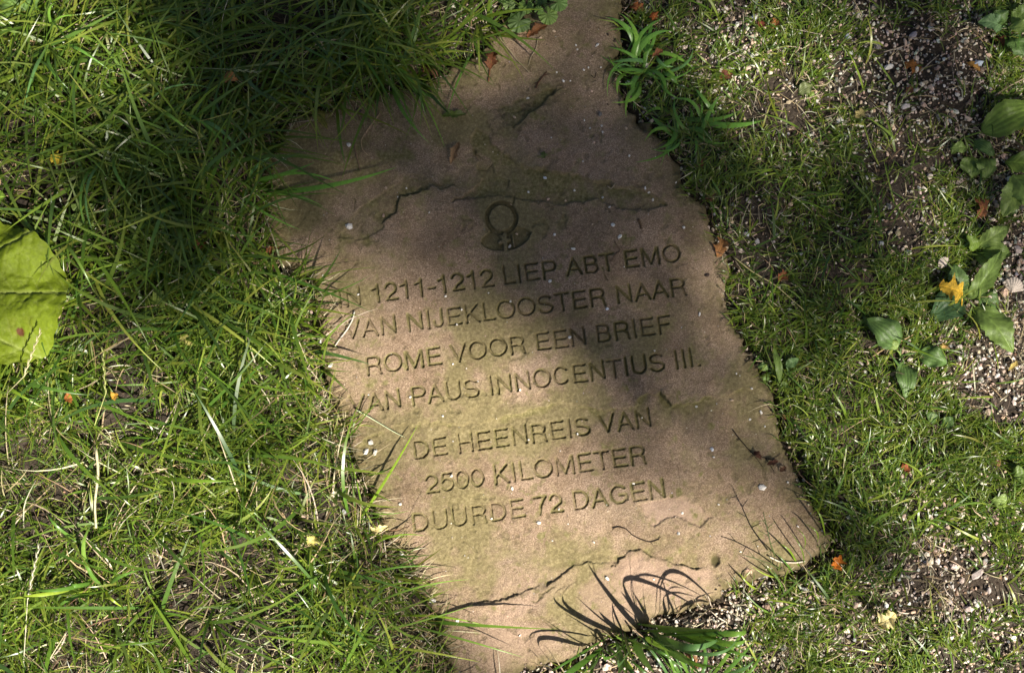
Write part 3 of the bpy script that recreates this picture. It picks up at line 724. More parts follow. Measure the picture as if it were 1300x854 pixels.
def leaf_thing(name, uv0, uv1, width, label, cat, col, mat='dry', prof=ovate, z0=.002, z1=.003, stalk=None, group=None, veincol=None, **kw):
    """a fallen leaf: blade + midrib (+ stalk)"""
    a = top(*uv0, z0); b = top(*uv1, z1); r = empty(name, a, label, cat, group)
    g = leaf_geo(a, b, width, prof, col, **kw)
    add('leaf_blade', g, M[mat], r, a)
    V = g[0]; nu = kw.get('nu', 18); nv = kw.get('nv', 8); m = 2*nv+1
    mid = [Vector(V[i*m+nv])+Vector((0, 0, .0002)) for i in range(0, nu+1)]
    if stalk: mid = [top(*stalk, .002)]+mid
    vc = veincol or tuple(min(.8, c*1.3) for c in col)
    add('midrib', tube(mid, .0006+.008*width, .0003, 5, vc), M[mat], r, a)
    return r

# ---- big veined leaf at the left
def big_leaf():
    zc = .075; c = P(-42, 372, zc); root = empty('broad_leaved_plant', (c.x, c.y, .0), 'big lime green crinkled leaf with a toothed edge, lying over grass at the left', 'plant')
    prof = [(0,124),(8,126),(18,128),(35,125),(50,113),(60,108),(75,110),(90,112),(110,120),(140,125),(180,126),(215,122),(250,116),(270,112),(290,98),(308,104),(320,112),(335,118),(350,122)]
    # angles measured clockwise-down on the photo, 0 = right
    A = np.array([p[0] for p in prof]+[360]); Rr = np.array([p[1] for p in prof]+[124])
    na, nr = 300, 60
    a = np.linspace(0, 2*PI, na, endpoint=False); rr = np.interp(np.degrees(a), A, Rr)*.00097
    rr = rr*(1+.022*np.abs(np.sin(a*21))+.012*np.sin(a*9+1))
    s = np.linspace(0, 1, nr+1)[1:, None]
    x = s*rr*np.cos(a); y = -s*rr*np.sin(a)
    vein = np.zeros_like(x); side = np.zeros_like(x)
    # main veins fan out from the stalk end at the left
    bx, by = -.085, .0
    for an in (-78, -48, -24, 0, 24, 48, 78):
        e = (bx+.26*math.cos(math.radians(an)), by+.26*math.sin(math.radians(an))); d, sg, T = line_d(x, y, [(bx, by), e])
        vein = np.maximum(vein, np.exp(-(d/(.0028-.0016*T))**2))
        k = ((T*.26+d*.7)/.016+.5*(sg > 0)) % 1
        side = np.maximum(side, np.exp(-((k-.5)*.016/.0011)**2)*np.exp(-(d/.03)**2))
    net = np.abs(fbm(x, y, .012, 7, 2)); net = sst(.05, .0, net)
    z = -.0036*vein-.0022*side-.0016*net+fbm(x, y, .010, 8, 2)*.004+fbm(x, y, .05, 9, 2)*.009-.010*(np.hypot(x, y)/.12)**2+.018*s**3*np.sin(a*7)
    V = np.stack([c.x+x, c.y+y, zc+.012+z], -1).reshape(-1, 3); V = np.vstack([V, [[c.x, c.y, zc+.01]]])
    I_ = np.arange(na*nr).reshape(nr, na); J = np.roll(I_, -1, 1)
    Q = np.stack([I_[:-1].ravel(), I_[1:].ravel(), J[1:].ravel(), J[:-1].ravel()], 1)
    T_ = np.stack([np.full(na, na*nr), I_[0], J[0]], 1)
    base = np.array([.150, .205, .010]); C_ = base*(1+fbm(x, y, .05, 15, 4)[..., None]*.35)
    w = np.clip(vein*.9+side*.45+net*.40, 0, 1)[..., None]; C_ = C_*(1-w)+np.array([.25, .30, .07])*w
    bx2, by2 = float(G(28, 422, zc)[0])-c.x, float(G(28, 422, zc)[1])-c.y
    sp = np.hypot((x-bx2)/.0035, (y-by2)/.0042)+fbm(x, y, .005, 4, 3)*1.2; k = sst(1.15, .8, sp)[..., None]
    C_ = C_*(1-k)+np.array([.12, .045, .015])*k
    k = sst(.004, .001, np.abs(np.hypot(x-bx2-.002, y-by2-.004)-.012)+fbm(x, y, .01, 3, 2)*.01)[..., None]*.12; C_ = C_*(1-k)+np.array([.20, .16, .03])*k
    C_ = np.vstack([C_.reshape(-1, 3), [base]])
    add('leaf_blade', (V, [Q, T_], C_), M['bigleaf'], root, (c.x, c.y, 0))
    add('stalk', tube(bez((c.x-.085, c.y, zc+.005), (c.x-.14, c.y-.01, zc), (c.x-.17, c.y-.04, 0), 10), .003, .0035, 8, (.2, .28, .06)), M['leaf'], root, (c.x, c.y, 0))
    # a second, smaller leaf just above
    a_ = P(-70, 262, .05); b_ = P(7, 250, .06)
    add('leaf_blade', leaf_geo(a_, b_, .06, toothed, (.20,.32,.04), arch=.06, veins='pinnate', nu=40, nv=14), M['bigleaf'], root, (c.x, c.y, 0))
big_leaf()

# ---- plants with several leaves
def plant(name, label, cat, base, leaves, group=None, mat='leaf'):
    b = top(*base, .0); r = empty(name, b, label, cat, group)
    for i, L_ in enumerate(leaves):
        (u0, v0), (u1, v1), w, z0, z1, kind, col = L_[:7]; w *= .92; kw = dict(L_[7]) if len(L_) > 7 else {}
        p = top(u0, v0, z0); q = top(u1, v1, z1)
        pr = {'ovate': ovate, 'lance': lance, 'toothed': toothed, 'lobed': lobed(2.5, .35)}[kind]
        kw.setdefault('veins', 'parallel' if kind in ('ovate',) else 'pinnate'); kw.setdefault('rag', .03); kw.setdefault('wav', .09); kw.setdefault('ridge', .02)
        lf = add('leaf', leaf_geo(p, q, w, pr, col, seed=i*7+int(u0), nu=30, nv=10, **kw), M[mat], r, b)
        base_p = b+Vector((0, 0, .004))
        if (p-base_p).length > .004:
            mid = (p+base_p)*.5+Vector((0, 0, .006)); st = add('stalk', tube(bez(base_p, mid, p, 6), .0013, .0011, 6, tuple(c*1.25 for c in col)), M[mat], lf)
            for v in st.data.vertices: v.co = v.co-Vector(b)
    return r
g1, g2, g3, g4 = (.135,.205,.045), (.085,.150,.038), (.14,.215,.035), (.19,.27,.065)
plant('plantain', 'small plantain with three dark oval leaves on bare gravel, left of the yellow leaf', 'plant', (1142,452),
      [((1141,440),(1100,404),.040,.006,.016,'ovate',g2), ((1165,448),(1203,462),.030,.004,.010,'ovate',g2),
       ((1147,460),(1150,506),.028,.003,.008,'ovate',g2), ((1138,444),(1127,428),.014,.012,.016,'ovate',g4)])
plant('plantain', 'trailing plantain with long leaves just below the yellow leaf', 'plant', (1225,382),
      [((1222,375),(1180,404),.044,.002,.006,'ovate',(.06,.12,.045)), ((1238,390),(1286,448),.040,.006,.010,'toothed',g1),
       ((1230,380),(1272,318),.026,.006,.022,'toothed',g1), ((1222,372),(1240,362),.020,.010,.014,'ovate',g4), ((1215,372),(1212,336),.03,.008,.02,'toothed',(.12,.20,.06)), ((1238,372),(1268,392),.03,.003,.004,'ovate',g2)])
plant('plantain', 'plantain in the right margin with three light green leaves above the shell', 'plant', (1236,318),
      [((1243,312),(1281,288),.024,.014,.022,'toothed',g4), ((1246,320),(1284,322),.030,.010,.012,'ovate',g1), ((1238,318),(1228,298),.018,.010,.02,'ovate',g3), ((1240,322),(1258,340),.022,.006,.008,'ovate',g1)])
plant('plantain', 'large plantain near the top right edge with a broad sunlit leaf', 'plant', (1222,176),
      [((1246,168),(1322,132),.046,.014,.030,'ovate',g3), ((1228,188),(1206,189),.016,.010,.014,'lance',g4), ((1234,200),(1232,226),.036,.008,.012,'ovate',g1), ((1248,200),(1252,228),.030,.006,.010,'ovate',g1),
       ((1236,180),(1262,198),.02,.006,.008,'ovate',g2), ((1216,182),(1208,196),.014,.006,.008,'ovate',g3)])
plant('dock', 'dock leaf with strong ribs standing at the right edge under the plantain', 'plant', (1288,228),
      [((1292,230),(1272,276),.034,.014,.018,'toothed',g4), ((1286,222),(1312,272),.040,.014,.018,'toothed',g1), ((1276,206),(1320,214),.03,.01,.012,'lance',g3)])
plant('nettle', 'small upright weed with pale toothed leaves in the top right corner', 'plant', (1278,38),
      [((1272,34),(1242,28),.026,.02,.026,'toothed',(.13,.22,.09)), ((1282,48),(1300,72),.030,.016,.02,'toothed',g2), ((1280,36),(1320,38),.018,.02,.026,'lance',g4), ((1276,30),(1262,14),.022,.016,.02,'toothed',g2), ((1284,30),(1310,8),.024,.014,.02,'toothed',g1)])
plant('seedling', 'tiny seedling with round pale leaves at the right edge of the slab', 'plant', (983,472),
      [((976,468),(962,464),.012,.010,.014,'ovate',(.24,.36,.10)), ((974,474),(970,486),.009,.008,.010,'ovate',(.18,.28,.08)), ((990,486),(982,440),.010,.010,.018,'lance',g1), ((988,490),(1002,488),.010,.006,.008,'lance',g1)])
plant('seedling', 'tiny seedling with one oval leaf standing in the lawn beside the slab', 'plant', (1000,474),
      [((998,465),(1014,455),.013,.012,.016,'ovate',(.15,.25,.09))])
plant('seedling', 'small weed with one grey green leaf in the gravel low on the right', 'plant', (1284,646),
      [((1280,640),(1258,634),.022,.005,.008,'ovate',g4), ((1288,606),(1304,598),.026,.01,.012,'ovate',g1)])
plant('seedling', 'two leaved seedling with grey green leaves in the shaded lawn at right', 'plant', (1190,540),
      [((1188,536),(1174,522),.014,.006,.010,'ovate',g2), ((1196,540),(1212,530),.016,.006,.010,'ovate',g2)])
plant('seedling', 'pair of pale oval leaves half hidden in grass at the top right', 'plant', (1022,112),
      [((1014,118),(1032,108),.018,.006,.008,'ovate',(.17,.20,.08)), ((1026,118),(1034,124),.010,.005,.006,'ovate',g4)])
plant('bramble', 'light green lobed leaf in the top left corner', 'plant', (30,22),
      [((30,24),(4,-8),.046,.02,.035,'lobed',(.12,.20,.05)), ((34,22),(50,-14),.036,.02,.04,'lobed',(.11,.19,.05)), ((32,18),(24,30),.02,.016,.02,'toothed',(.12,.2,.05))])
plant('clover', 'low dark leafy weed hidden in long grass at the upper left', 'plant', (165,125),
      [((165,125),(150,112),.02,.02,.024,'toothed',g2), ((168,126),(186,112),.018,.02,.024,'toothed',g2), ((164,130),(156,146),.02,.018,.02,'toothed',g2), ((170,120),(174,106),.014,.02,.022,'toothed',g2)])
plant('chickweed', 'patch of small pale leaves among grass left of the slab', 'plant', (106,272),
      [((106+dx, 272+dy),(106+dx*2.6, 272+dy*2.6),.010,.03,.035,'ovate',g4) for dx, dy in ((6,1),(-6,2),(2,-6),(-2,6),(6,-5),(-6,-5),(5,6))])

# ---- scalloped round leaves of ground ivy at the top edge of the slab
def scallop(parent, b, uv, rad, z, col, rot, tilt=.1):
    c = top(*uv, z); na, nr = 72, 10; a = np.linspace(.25, 2*PI-.25, na); s = np.linspace(0, 1, nr+1)[:, None]
    lob = 1+.05*np.cos(a*11); rr = rad*lob; x = s*rr*np.cos(a+rot); y = s*rr*np.sin(a+rot)
    vn = np.exp(-(((a*11/(2*PI)) % 1-.0)/.09)**2)+np.exp(-(((a*11/(2*PI)) % 1-1.0)/.09)**2)
    z_ = rad*(.10*np.cos(a*11)*s**2-.28*s**2+.10*s+tilt*np.cos(a)*s)
    V = np.stack([c.x+x, c.y+y, c.z+z_+0*x], -1).reshape(-1, 3); I_ = np.arange((nr+1)*na).reshape(nr+1, na)
    Q = np.stack([I_[:-1, :-1].ravel(), I_[1:, :-1].ravel(), I_[1:, 1:].ravel(), I_[:-1, 1:].ravel()], 1)
    col = np.array(col); w = np.clip(vn*s**.3, 0, 1)[..., None]*.45; C_ = (col*(1-w)+col*1.7*w)*(1+.25*s[..., None])
    lf = add('leaf', (V, [Q], C_.reshape(-1, 3)), M['leaf'], parent, b)
    st = add('stalk', tube(bez(b+Vector((0, 0, .003)), (b+c)*.5+Vector((0, 0, .01)), c-Vector((0, 0, .0005)), 7), .0008, .0007, 6, (.18,.22,.07)), M['leaf'], lf)
    for v in st.data.vertices: v.co = v.co-Vector(b)
b = top(674, 12, 0); r = empty('ground_ivy', b, 'cluster of round scalloped leaves at the top edge of the slab', 'plant')
for uv, rad, z, col, rot in (((696,19),.0125,.022,(.19,.29,.07),2.2), ((659,27),.0150,.012,(.10,.16,.05),.6), ((668,8),.010,.03,(.16,.26,.06),1.5), ((709,3),.012,.03,(.14,.24,.06),3.2),
                             ((684,13),.006,.03,(.14,.24,.05),4), ((687,3),.008,.03,(.12,.2,.05),5), ((646,6),.008,.02,(.2,.28,.1),4.6), ((667,36),.008,.006,(.12,.16,.06),1.2), ((640,-8),.013,.02,(.14,.22,.06),.2)):
    scallop(r, b, uv, rad, z, col, rot)

# ---- fallen leaves
DULL = .82
BR, OR, YE, TAN = (.22,.085,.035), (.50,.17,.035), (.66,.46,.05), (.42,.26,.12)
LV = [((622,88),(627,66),.017,'curled red brown leaf lying on the upper part of the slab',BR,lobed(2,.3),dict(arch=.25,fold=.5,stalk=(620,104))),
      ((669,48),(696,32),.011,'tan and brown dry leaf beneath the round scalloped leaves',(.30,.13,.05),ovate,dict(arch=.2,fold=.6)),
      ((654,52),(672,40),.008,'pale tan leaf tip on the slab next to the scalloped leaves',(.50,.34,.20),lance,dict(arch=.15,fold=.4)),
      ((572,208),(583,180),.0095,'straw coloured narrow husk lying on the slab above the ring emblem',(.40,.25,.13),lance,dict(arch=.12,fold=.9)),
      ((561,147),(592,145),.010,'slim olive green leaf lying at the grass edge on the slab',(.12,.17,.03),lance,dict(arch=.08,fold=.5,mat='leaf')),
      ((690,201),(690,192),.008,'tiny round green leaf on the slab above the ring emblem',(.14,.19,.05),ovate,dict(arch=.1,fold=.2,mat='leaf')),
      ((910,326),(919,304),.020,'orange brown lobed leaf at the right edge of the slab beside EMO',(.42,.20,.07),lobed(2.2,.4),dict(arch=.2,fold=.4)),
      ((1222,372),(1192,362),.034,'bright golden yellow lobed leaf standing on the plantain at right',(.74,.47,.045),lobed(2.6,.55),dict(arch=.12,fold=.25,stalk=(1220,402),z0=.020,z1=.026)),
      ((1058,722),(1068,704),.017,'bright orange leaf in the grass off the lower right corner of the slab',(.68,.20,.02),lobed(2.4,.55),dict(arch=.2,fold=.3,z0=.012,z1=.014)),
      ((1116,792),(1137,778),.024,'crumpled cream coloured petal in the sunlit grass at the lower right',(.85,.74,.36),lobed(1.6,.35),dict(arch=.3,fold=.45,wav=.14,z0=.016,z1=.018,veincol=(.6,.5,.2))),
      ((1148,80),(1171,92),.018,'rust orange lobed leaf on the gravel at the top right',(.42,.17,.04),lobed(2.4,.5),dict(arch=.12,fold=.2)),
      ((1262,48),(1276,64),.012,'red brown folded leaf under the weed in the top right corner',BR,ovate,dict(arch=.3,fold=.5)),
      ((1228,80),(1244,90),.010,'small ochre leaf on the gravel close to the top right weed',(.52,.28,.07),lobed(1.5,.3),dict(arch=.2,fold=.4)),
      ((912,102),(930,94),.013,'dark red brown leaf scrap on gravel beside the wide bladed tuft',(.20,.06,.035),ovate,dict(arch=.3,fold=.4)),
      ((979,38),(988,24),.010,'orange brown curled leaf on the gravel near the top of the picture',(.45,.16,.05),lance,dict(arch=.3,fold=.6)),
      ((962,36),(972,30),.010,'dark maroon leaf scrap beside the curled orange one on gravel',(.22,.06,.03),ovate,dict(arch=.3,fold=.5)),
      ((800,8),(818,16),.016,'orange brown leaf at the top of the broad tuft beside the slab',(.42,.15,.05),lobed(1.6,.3),dict(arch=.3,fold=.5)),
      ((826,18),(833,26),.012,'dark orange leaf scrap half under the broad tuft',(.40,.12,.03),ovate,dict(arch=.3,fold=.5,z0=.01)),
      ((828,72),(842,64),.008,'brown sliver of leaf caught between the broad blades',(.30,.12,.05),lance,dict(arch=.2,fold=.5,z0=.03,z1=.03)),
      ((285,98),(302,102),.014,'pale orange leaf caught in the dark grass at the upper left',(.55,.26,.09),ovate,dict(arch=.25,fold=.4,z0=.045,z1=.045)),
      ((64,198),(84,208),.020,'yellow leaf with ragged edge in the shaded grass at the left',(.66,.50,.05),lobed(2.2,.45),dict(arch=.1,fold=.2,z0=.035,z1=.035)),
      ((402,140),(416,164),.014,'yellow green wedge shaped leaf at the upper left corner of the slab',(.42,.40,.10),lobed(1.2,.3),dict(arch=.1,fold=.3,z0=.015,z1=.015)),
      ((536,84),(557,100),.015,'dull brown leaf under the grass overhanging the top of the slab',(.22,.10,.05),lobed(1.6,.3),dict(arch=.2,fold=.4)),
      ((10,26),(22,14),.016,'orange brown leaf beneath the lobed leaf in the top left corner',(.50,.24,.09),ovate,dict(arch=.3,fold=.4,z0=.02,z1=.02)),
      ((344,326),(356,312),.013,'russet curled leaf between straw at the left edge of the slab',(.34,.14,.06),ovate,dict(arch=.3,fold=.6,z0=.008,z1=.01)),
      ((338,336),(350,340),.010,'smaller russet leaf just below the curled one left of the slab',(.40,.16,.07),ovate,dict(arch=.3,fold=.6,z0=.006,z1=.006)),
      ((248,318),(262,308),.013,'orange brown leaf sunk in the grass midway between big leaf and slab',(.38,.15,.06),ovate,dict(arch=.3,fold=.6,z0=.02,z1=.02)),
      ((82,506),(96,504),.013,'orange leaf in deep grass under the big lime leaf',(.50,.18,.05),ovate,dict(arch=.3,fold=.5,z0=.025,z1=.025)),
      ((142,506),(150,500),.010,'little golden leaf in the grass under the big lime leaf',(.75,.42,.06),ovate,dict(arch=.3,fold=.4,z0=.04,z1=.04)),
      ((192,384),(216,376),.020,'yellow green leaf lying low in the grass right of the big lime leaf',(.24,.32,.06),ovate,dict(arch=.1,fold=.2,z0=.03,z1=.03,mat='leaf')),
      ((230,424),(244,438),.012,'pale yellow curled leaf deep in the grass left of the slab',(.45,.42,.12),lobed(1.6,.3),dict(arch=.1,fold=.3,z0=.03,z1=.03)),
      ((472,676),(494,668),.014,'cream yellow petal at the left edge of the slab beside DUURDE',(.85,.72,.32),lobed(1.6,.4),dict(arch=.3,fold=.3,z0=.012,z1=.014,veincol=(.6,.5,.2))),
      ((391,692),(402,682),.016,'crumpled pale yellow blossom in the grass left of DUURDE',(.72,.66,.20),lobed(2.2,.4),dict(arch=.3,fold=.4,wav=.14,z0=.035,z1=.035,veincol=(.6,.5,.2))),
      ((1086,150),(1098,140),.011,'pale olive leaf scrap on gravel amid the upper right grass',(.40,.33,.13),ovate,dict(arch=.2,fold=.4,z0=.008,z1=.008)),
      ((1236,248),(1250,278),.012,'thin brown twisted leaf under the dock at the right',(.36,.14,.06),lance,dict(arch=.3,fold=.6)),
      ((1240,278),(1250,262),.010,'orange curled leaf on sunlit stones below the dock',(.50,.22,.10),ovate,dict(arch=.3,fold=.6)),
      ((988,356),(1000,346),.012,'rust coloured leaf in the lawn to the right of NAAR',(.34,.12,.05),ovate,dict(arch=.3,fold=.5,z0=.008)),
      ((1196,444),(1200,436),.010,'small ochre leaf beside the dark plantain',(.60,.38,.12),ovate,dict(arch=.3,fold=.4,z0=.006)),
      ((1280,470),(1292,458),.006,'thin yellow leaf sliver at the right edge below the plantain',(.55,.42,.12),lance,dict(arch=.2,fold=.5,z0=.006)),
      ((1144,596),(1156,592),.012,'rust leaf buried in shaded grass right of KILOMETER',(.42,.12,.05),ovate,dict(arch=.3,fold=.5,z0=.006)),
      ((1262,586),(1270,590),.008,'salmon pink leaf scrap on the gravel at far right',(.55,.22,.15),ovate,dict(arch=.3,fold=.4,z0=.004)),
      ((872,828),(884,850),.012,'brown leaf at the foot of the broad tuft under the slab',(.38,.19,.09),ovate,dict(arch=.3,fold=.5,z0=.006)),
      ((996,532),(1002,526),.010,'russet scrap in the gap along the right edge of the slab',(.36,.14,.07),ovate,dict(arch=.3,fold=.5)),
      ((896,248),(908,256),.013,'brown leaf crumpled against the right edge of the slab above the orange one',(.22,.11,.06),ovate,dict(arch=.3,fold=.6)),
      ((884,206),(892,214),.012,'dark rust leaf at the right edge of the slab under the broad tuft',(.26,.09,.05),ovate,dict(arch=.3,fold=.6)),
      ((957,573),(966,583),.007,'dark shrivelled bud scale clinging to the twig on the slab',(.12,.05,.03),ovate,dict(arch=.4,fold=.6)),
      ((974,589),(988,585),.006,'narrow brown bud scale at the outer end of the dark twig',(.14,.06,.035),lance,dict(arch=.3,fold=.6)),
      ((990,598),(998,592),.006,'brown bud scale in the gap where the twig meets the grass',(.18,.09,.05),ovate,dict(arch=.4,fold=.6)),
      ((1150,118),(1160,112),.009,'little brown leaf on shaded gravel below the rust orange leaf',(.25,.12,.06),ovate,dict(arch=.3,fold=.6))]
for a, b_, w, lab, col, pr, kw in LV:
    kw = dict(kw); kw.setdefault('wav', .08); kw.setdefault('veins', 'pinnate'); kw.setdefault('rag', .16); pet = 'petal' in lab or 'blossom' in lab; kw.setdefault('tipcol', tuple(c*(.95 if pet else .55) for c in col)); kw['arch'] *= 1.2; col = tuple(c*(1 if pet else DULL) for c in col); seed = int(a[0]+a[1]); nm = 'fallen_petal' if 'petal' in lab or 'blossom' in lab else 'fallen_leaf'
    leaf_thing(nm, a, b_, w, lab, 'petal' if nm == 'fallen_petal' else 'leaf', col, prof=pr, seed=seed, nu=26, nv=7, **kw)

# ---- stone chips lying on the slab
WH, TN, BL, PK = (.80,.76,.70), (.62,.46,.32), (.66,.70,.76), (.72,.50,.38)
CH = [(443,184,4),(731,58,2.2),(733,63,1.7),(758,58,3),(707,92,2),(715,103,2.4),(724,103,2),(670,125,2),(653,149,3,TN),(686,48,2.4,TN),(703,40,2.6,TN),(747,86,1.6),(741,89,2.4),(763,86,2),
      (751,116,2,PK),(742,153,1.6),(749,163,2.2),(764,160,2.2),(765,168,2.2),(754,181,2.4,PK),(799,198,2),(795,163,2.2,TN),(692,226,3.6,BL),(671,244,2.3),(696,253,3.2,PK),(718,255,2,TN),(729,242,1.6),(765,251,2.4),
      (774,263,2),(819,239,2.2),(824,244,2.2),(829,254,2),(752,285,2,TN),(778,286,3.8),(490,239,2.6,TN),(516,239,1.7),(487,274,3.2,PK),(443,288,6.2),(649,259,2.1,TN),(575,84,1.6),(787,301,3.5),(704,298,2.3),
      (728,316,3.2),(868,289,2.9),(647,313,3.2),(698,357,2.9),(771,392,2.5,BL),(888,399,2.6),(723,428,3),(648,382,2.2),(656,297,2,TN),(455,374,2.2),(566,376,2.5),(586,393,2.2),(580,412,2),(607,484,1.6),(660,495,1.7),
      (562,528,2),(521,504,2.3),(468,501,1.8),(407,432,6.5),(420,463,5),(471,562,4.5),(465,573,5),(476,575,5),(573,604,2.2),(884,516,2),(904,570,3,BL),(906,580,2),(733,551,2),(815,530,1.7),(671,558,2),(804,613,2.2),
      (967,618,5.5),(866,651,2),(861,677,2.8),(754,688,1.8),(1013,668,2),(962,693,1.6),(701,686,1.6),(771,734,3.4),(1020,609,3.5),(650,620,2.4),(684,663,3.2),(624,658,1.9),(709,646,2.2),(508,640,3.2),(473,636,3.6),
      (660,806,2),(510,701,5.2),(549,762,5),(581,787,4),(534,813,3.4),(424,795,3.6),(954,493,2.4),(966,523,2.5),(952,532,2.1),(971,541,2),(929,508,2.6,TN),(935,474,1.5),(575,462,1.5),(620,372,1.4),(831,445,1.4),
      (1000,612,2.4),(912,640,1.4),(575,560,1.4),(505,250,1.3),(545,270,1.3),(740,205,1.4),(700,175,1.4),(858,232,1.5),(410,350,2),(590,705,1.4),(830,735,1.5),(940,700,1.6)]
def where(u, v):
    x, y = G(u, v, ZS); best = min(letters, key=lambda l: math.hypot(l['cen'][0]-x, l['cen'][1]-y)); cx, cy = best['cen']; d = math.hypot(cx-x, cy-y)
    if d < .034:
        if d < .009: rel = 'on'
        elif abs(y-cy) > abs(x-cx): rel = 'just above' if y > cy else 'just below'
        else: rel = 'just right of' if x > cx else 'just left of'
        return '%s the %s' % (rel, letter_name(best))
    return None
LM = [((637,287),'ring emblem'),((577,193),'straw coloured husk'),((625,77),'curled red brown leaf'),((690,197),'tiny round green leaf'),((808,677),'black stem'),((790,705),'broken ledge'),((855,650),'pink flake scar'),
      ((908,711),'small pit'),((945,565),'dark twig'),((680,40),'round scalloped leaves'),((838,505),'mossy step'),((915,315),'orange brown leaf'),((575,147),'slim olive leaf'),((1025,650),'slab corner'),
      ((525,246),'cracked ledge'),((720,222),'long mossy trough'),((780,120),'broad bladed tuft'),((983,465),'seedlings')]
seen = set()
def chip_label(u, v, s, col):
    sz = 'minute' if s < 1.8 else 'tiny' if s < 2.6 else 'small' if s < 4 else 'large'
    cn = {WH: 'white', TN: 'tan', BL: 'bluish white', PK: 'pinkish'}[col]
    w = where(u, v)
    if not w:
        c = sorted(LM, key=lambda m: math.hypot(m[0][0]-u, m[0][1]-v))[0]; dx, dy = u-c[0][0], v-c[0][1]
        d = math.hypot(dx, dy); pr = 'close' if d < 35 else 'not far' if d < 75 else 'far'
        ver = 'below' if dy > 0 else 'above'; hor = 'right' if dx > 0 else 'left'
        rel = ('%s and %s of' % (ver, hor)) if min(abs(dx), abs(dy)) > .35*max(abs(dx), abs(dy)) else (ver if abs(dy) > abs(dx) else hor+' of')
        w = '%s %s the %s' % (pr, rel, c[1])
    lab = '%s %s stone chip %s' % (sz, cn, w)
    if len(lab.split()) > 14: lab = lab.replace(' stone chip', ' chip').replace('not far ', '').replace('close ', '').replace('far ', '')
    for extra in ('', ', the lower one', ', the outer one', ', the third', ', the last'):
        if lab+extra not in seen: lab += extra; break
    if len(lab.split()) > 16: lab = lab.replace('stone chip not far', 'chip')
    seen.add(lab); return lab
for c in CH:
    u, v, s = c[:3]; col = c[3] if len(c) > 3 else WH; p = top(u, v, 0); r = s*.00075
    if s > 3: r *= .9
    arr = np.array([col])*R.uniform(.85, 1.06)
    V, F, C_ = stones(np.array([0.]), np.array([0.]), np.array([r*.45]), np.array([r*1.15]), arr, .75)
    o = link('stone_chip', mesh('stone_chip', V, F, C_, False), M['chip']); o.location = (p.x, p.y, p.z)
    tag(o, chip_label(u, v, s, col), 'stone chip', 'light stone chips lying on the slab')
# larger stones and shells in the gravel
BS = [(957,24,9,BL,'blue grey stone on the sunlit gravel near the top'),(1113,62,12,(.22,.19,.20),'dark purple grey stone in the upper right gravel'),(1074,48,7,BL,'pale bluish stone left of the dark purple one'),
      (1156,78,0,WH,''),(1241,82,8,(.40,.46,.55),'slate blue stone beside the ochre leaf at top right'),(1254,72,7,PK,'pinkish stone above the slate blue one'),(1127,87,7,WH,'white pebble left of the rust orange leaf'),
      (1159,46,8,(.42,.36,.38),'mauve grey stone on the gravel right of the purple one'),(1180,38,6,WH,'white stone high in the upper right gravel'),(1192,354,0,WH,''),(1197,336,8,(.44,.36,.33),'angular grey stone left of the trailing plantain'),
      (1274,371,9,PK,'pinkish stone right of the yellow leaf'),(1279,350,7,WH,'round cream stone over the shell at right'),(1290,318,9,(.62,.5,.45),'pale pink block at the right edge beneath the dock'),(1216,442,8,(.62,.54,.48),'pale angular stone under the trailing plantain'),
      (1217,455,9,(.50,.44,.42),'grey angular stone right of the dark plantain'),(1211,418,6,PK,'small pink stone between the two plantains'),(1154,457,7,(.62,.50,.44),'pinkish round stone tucked by the dark plantain'),
      (1179,225,8,(.72,.62,.54),'cream stone in the gravel at right centre top'),(1196,244,8,(.60,.58,.60),'grey white stone below the cream one'),(1217,231,8,(.58,.47,.40),'tan stone left of the dock'),(1197,286,8,(.44,.36,.35),'dusky pink stone at right above the plantain'),
      (1202,272,0,WH,''),(1099,227,6,WH,'white pebble in the grass left of the right hand gravel'),(1030,192,6,WH,'white pebble low in the grass at upper right'),(1066,155,7,WH,'white angular pebble in the lawn by the olive scrap'),
      (1217,605,0,WH,''),(1229,772,8,(.70,.56,.50),'pinkish stone in the lower right gravel'),(1021,747,7,WH,'white pebble at the lower right corner of the slab'),(1241,634,7,(.62,.5,.44),'pale pink stone on the right gravel beside the grey green weed'),
      (1239,728,9,(.55,.46,.42),'grey pink stone in the lower right gravel'),(1254,748,8,(.58,.5,.46),'flat grey stone right of the grey pink one'),(762,146,6,(.16,.15,.14),'dark rounded pebble at the foot of the broad bladed tuft'),
      (915,90,8,(.60,.5,.42),'tan stone beside the dark red leaf scrap'),(911,126,7,(.52,.42,.38),'dull pink stone under the dark red leaf scrap'),(1002,196,6,WH,'white pebble at the left side of the upper lawn')]
for u, v, s, col, lab in BS:
    if not s: continue
    p = top(u, v, 0); r = s*.00058; V, F, C_ = stones(np.array([0.]), np.array([0.]), np.array([r*.6]), np.array([r*1.2]), np.array([col])*.9, .7)
    o = link('pebble', mesh('pebble', V, F, C_, False), M['chip']); o.location = (p.x, p.y, p.z+.002); tag(o, lab, 'pebble', 'larger stones in the gravel')
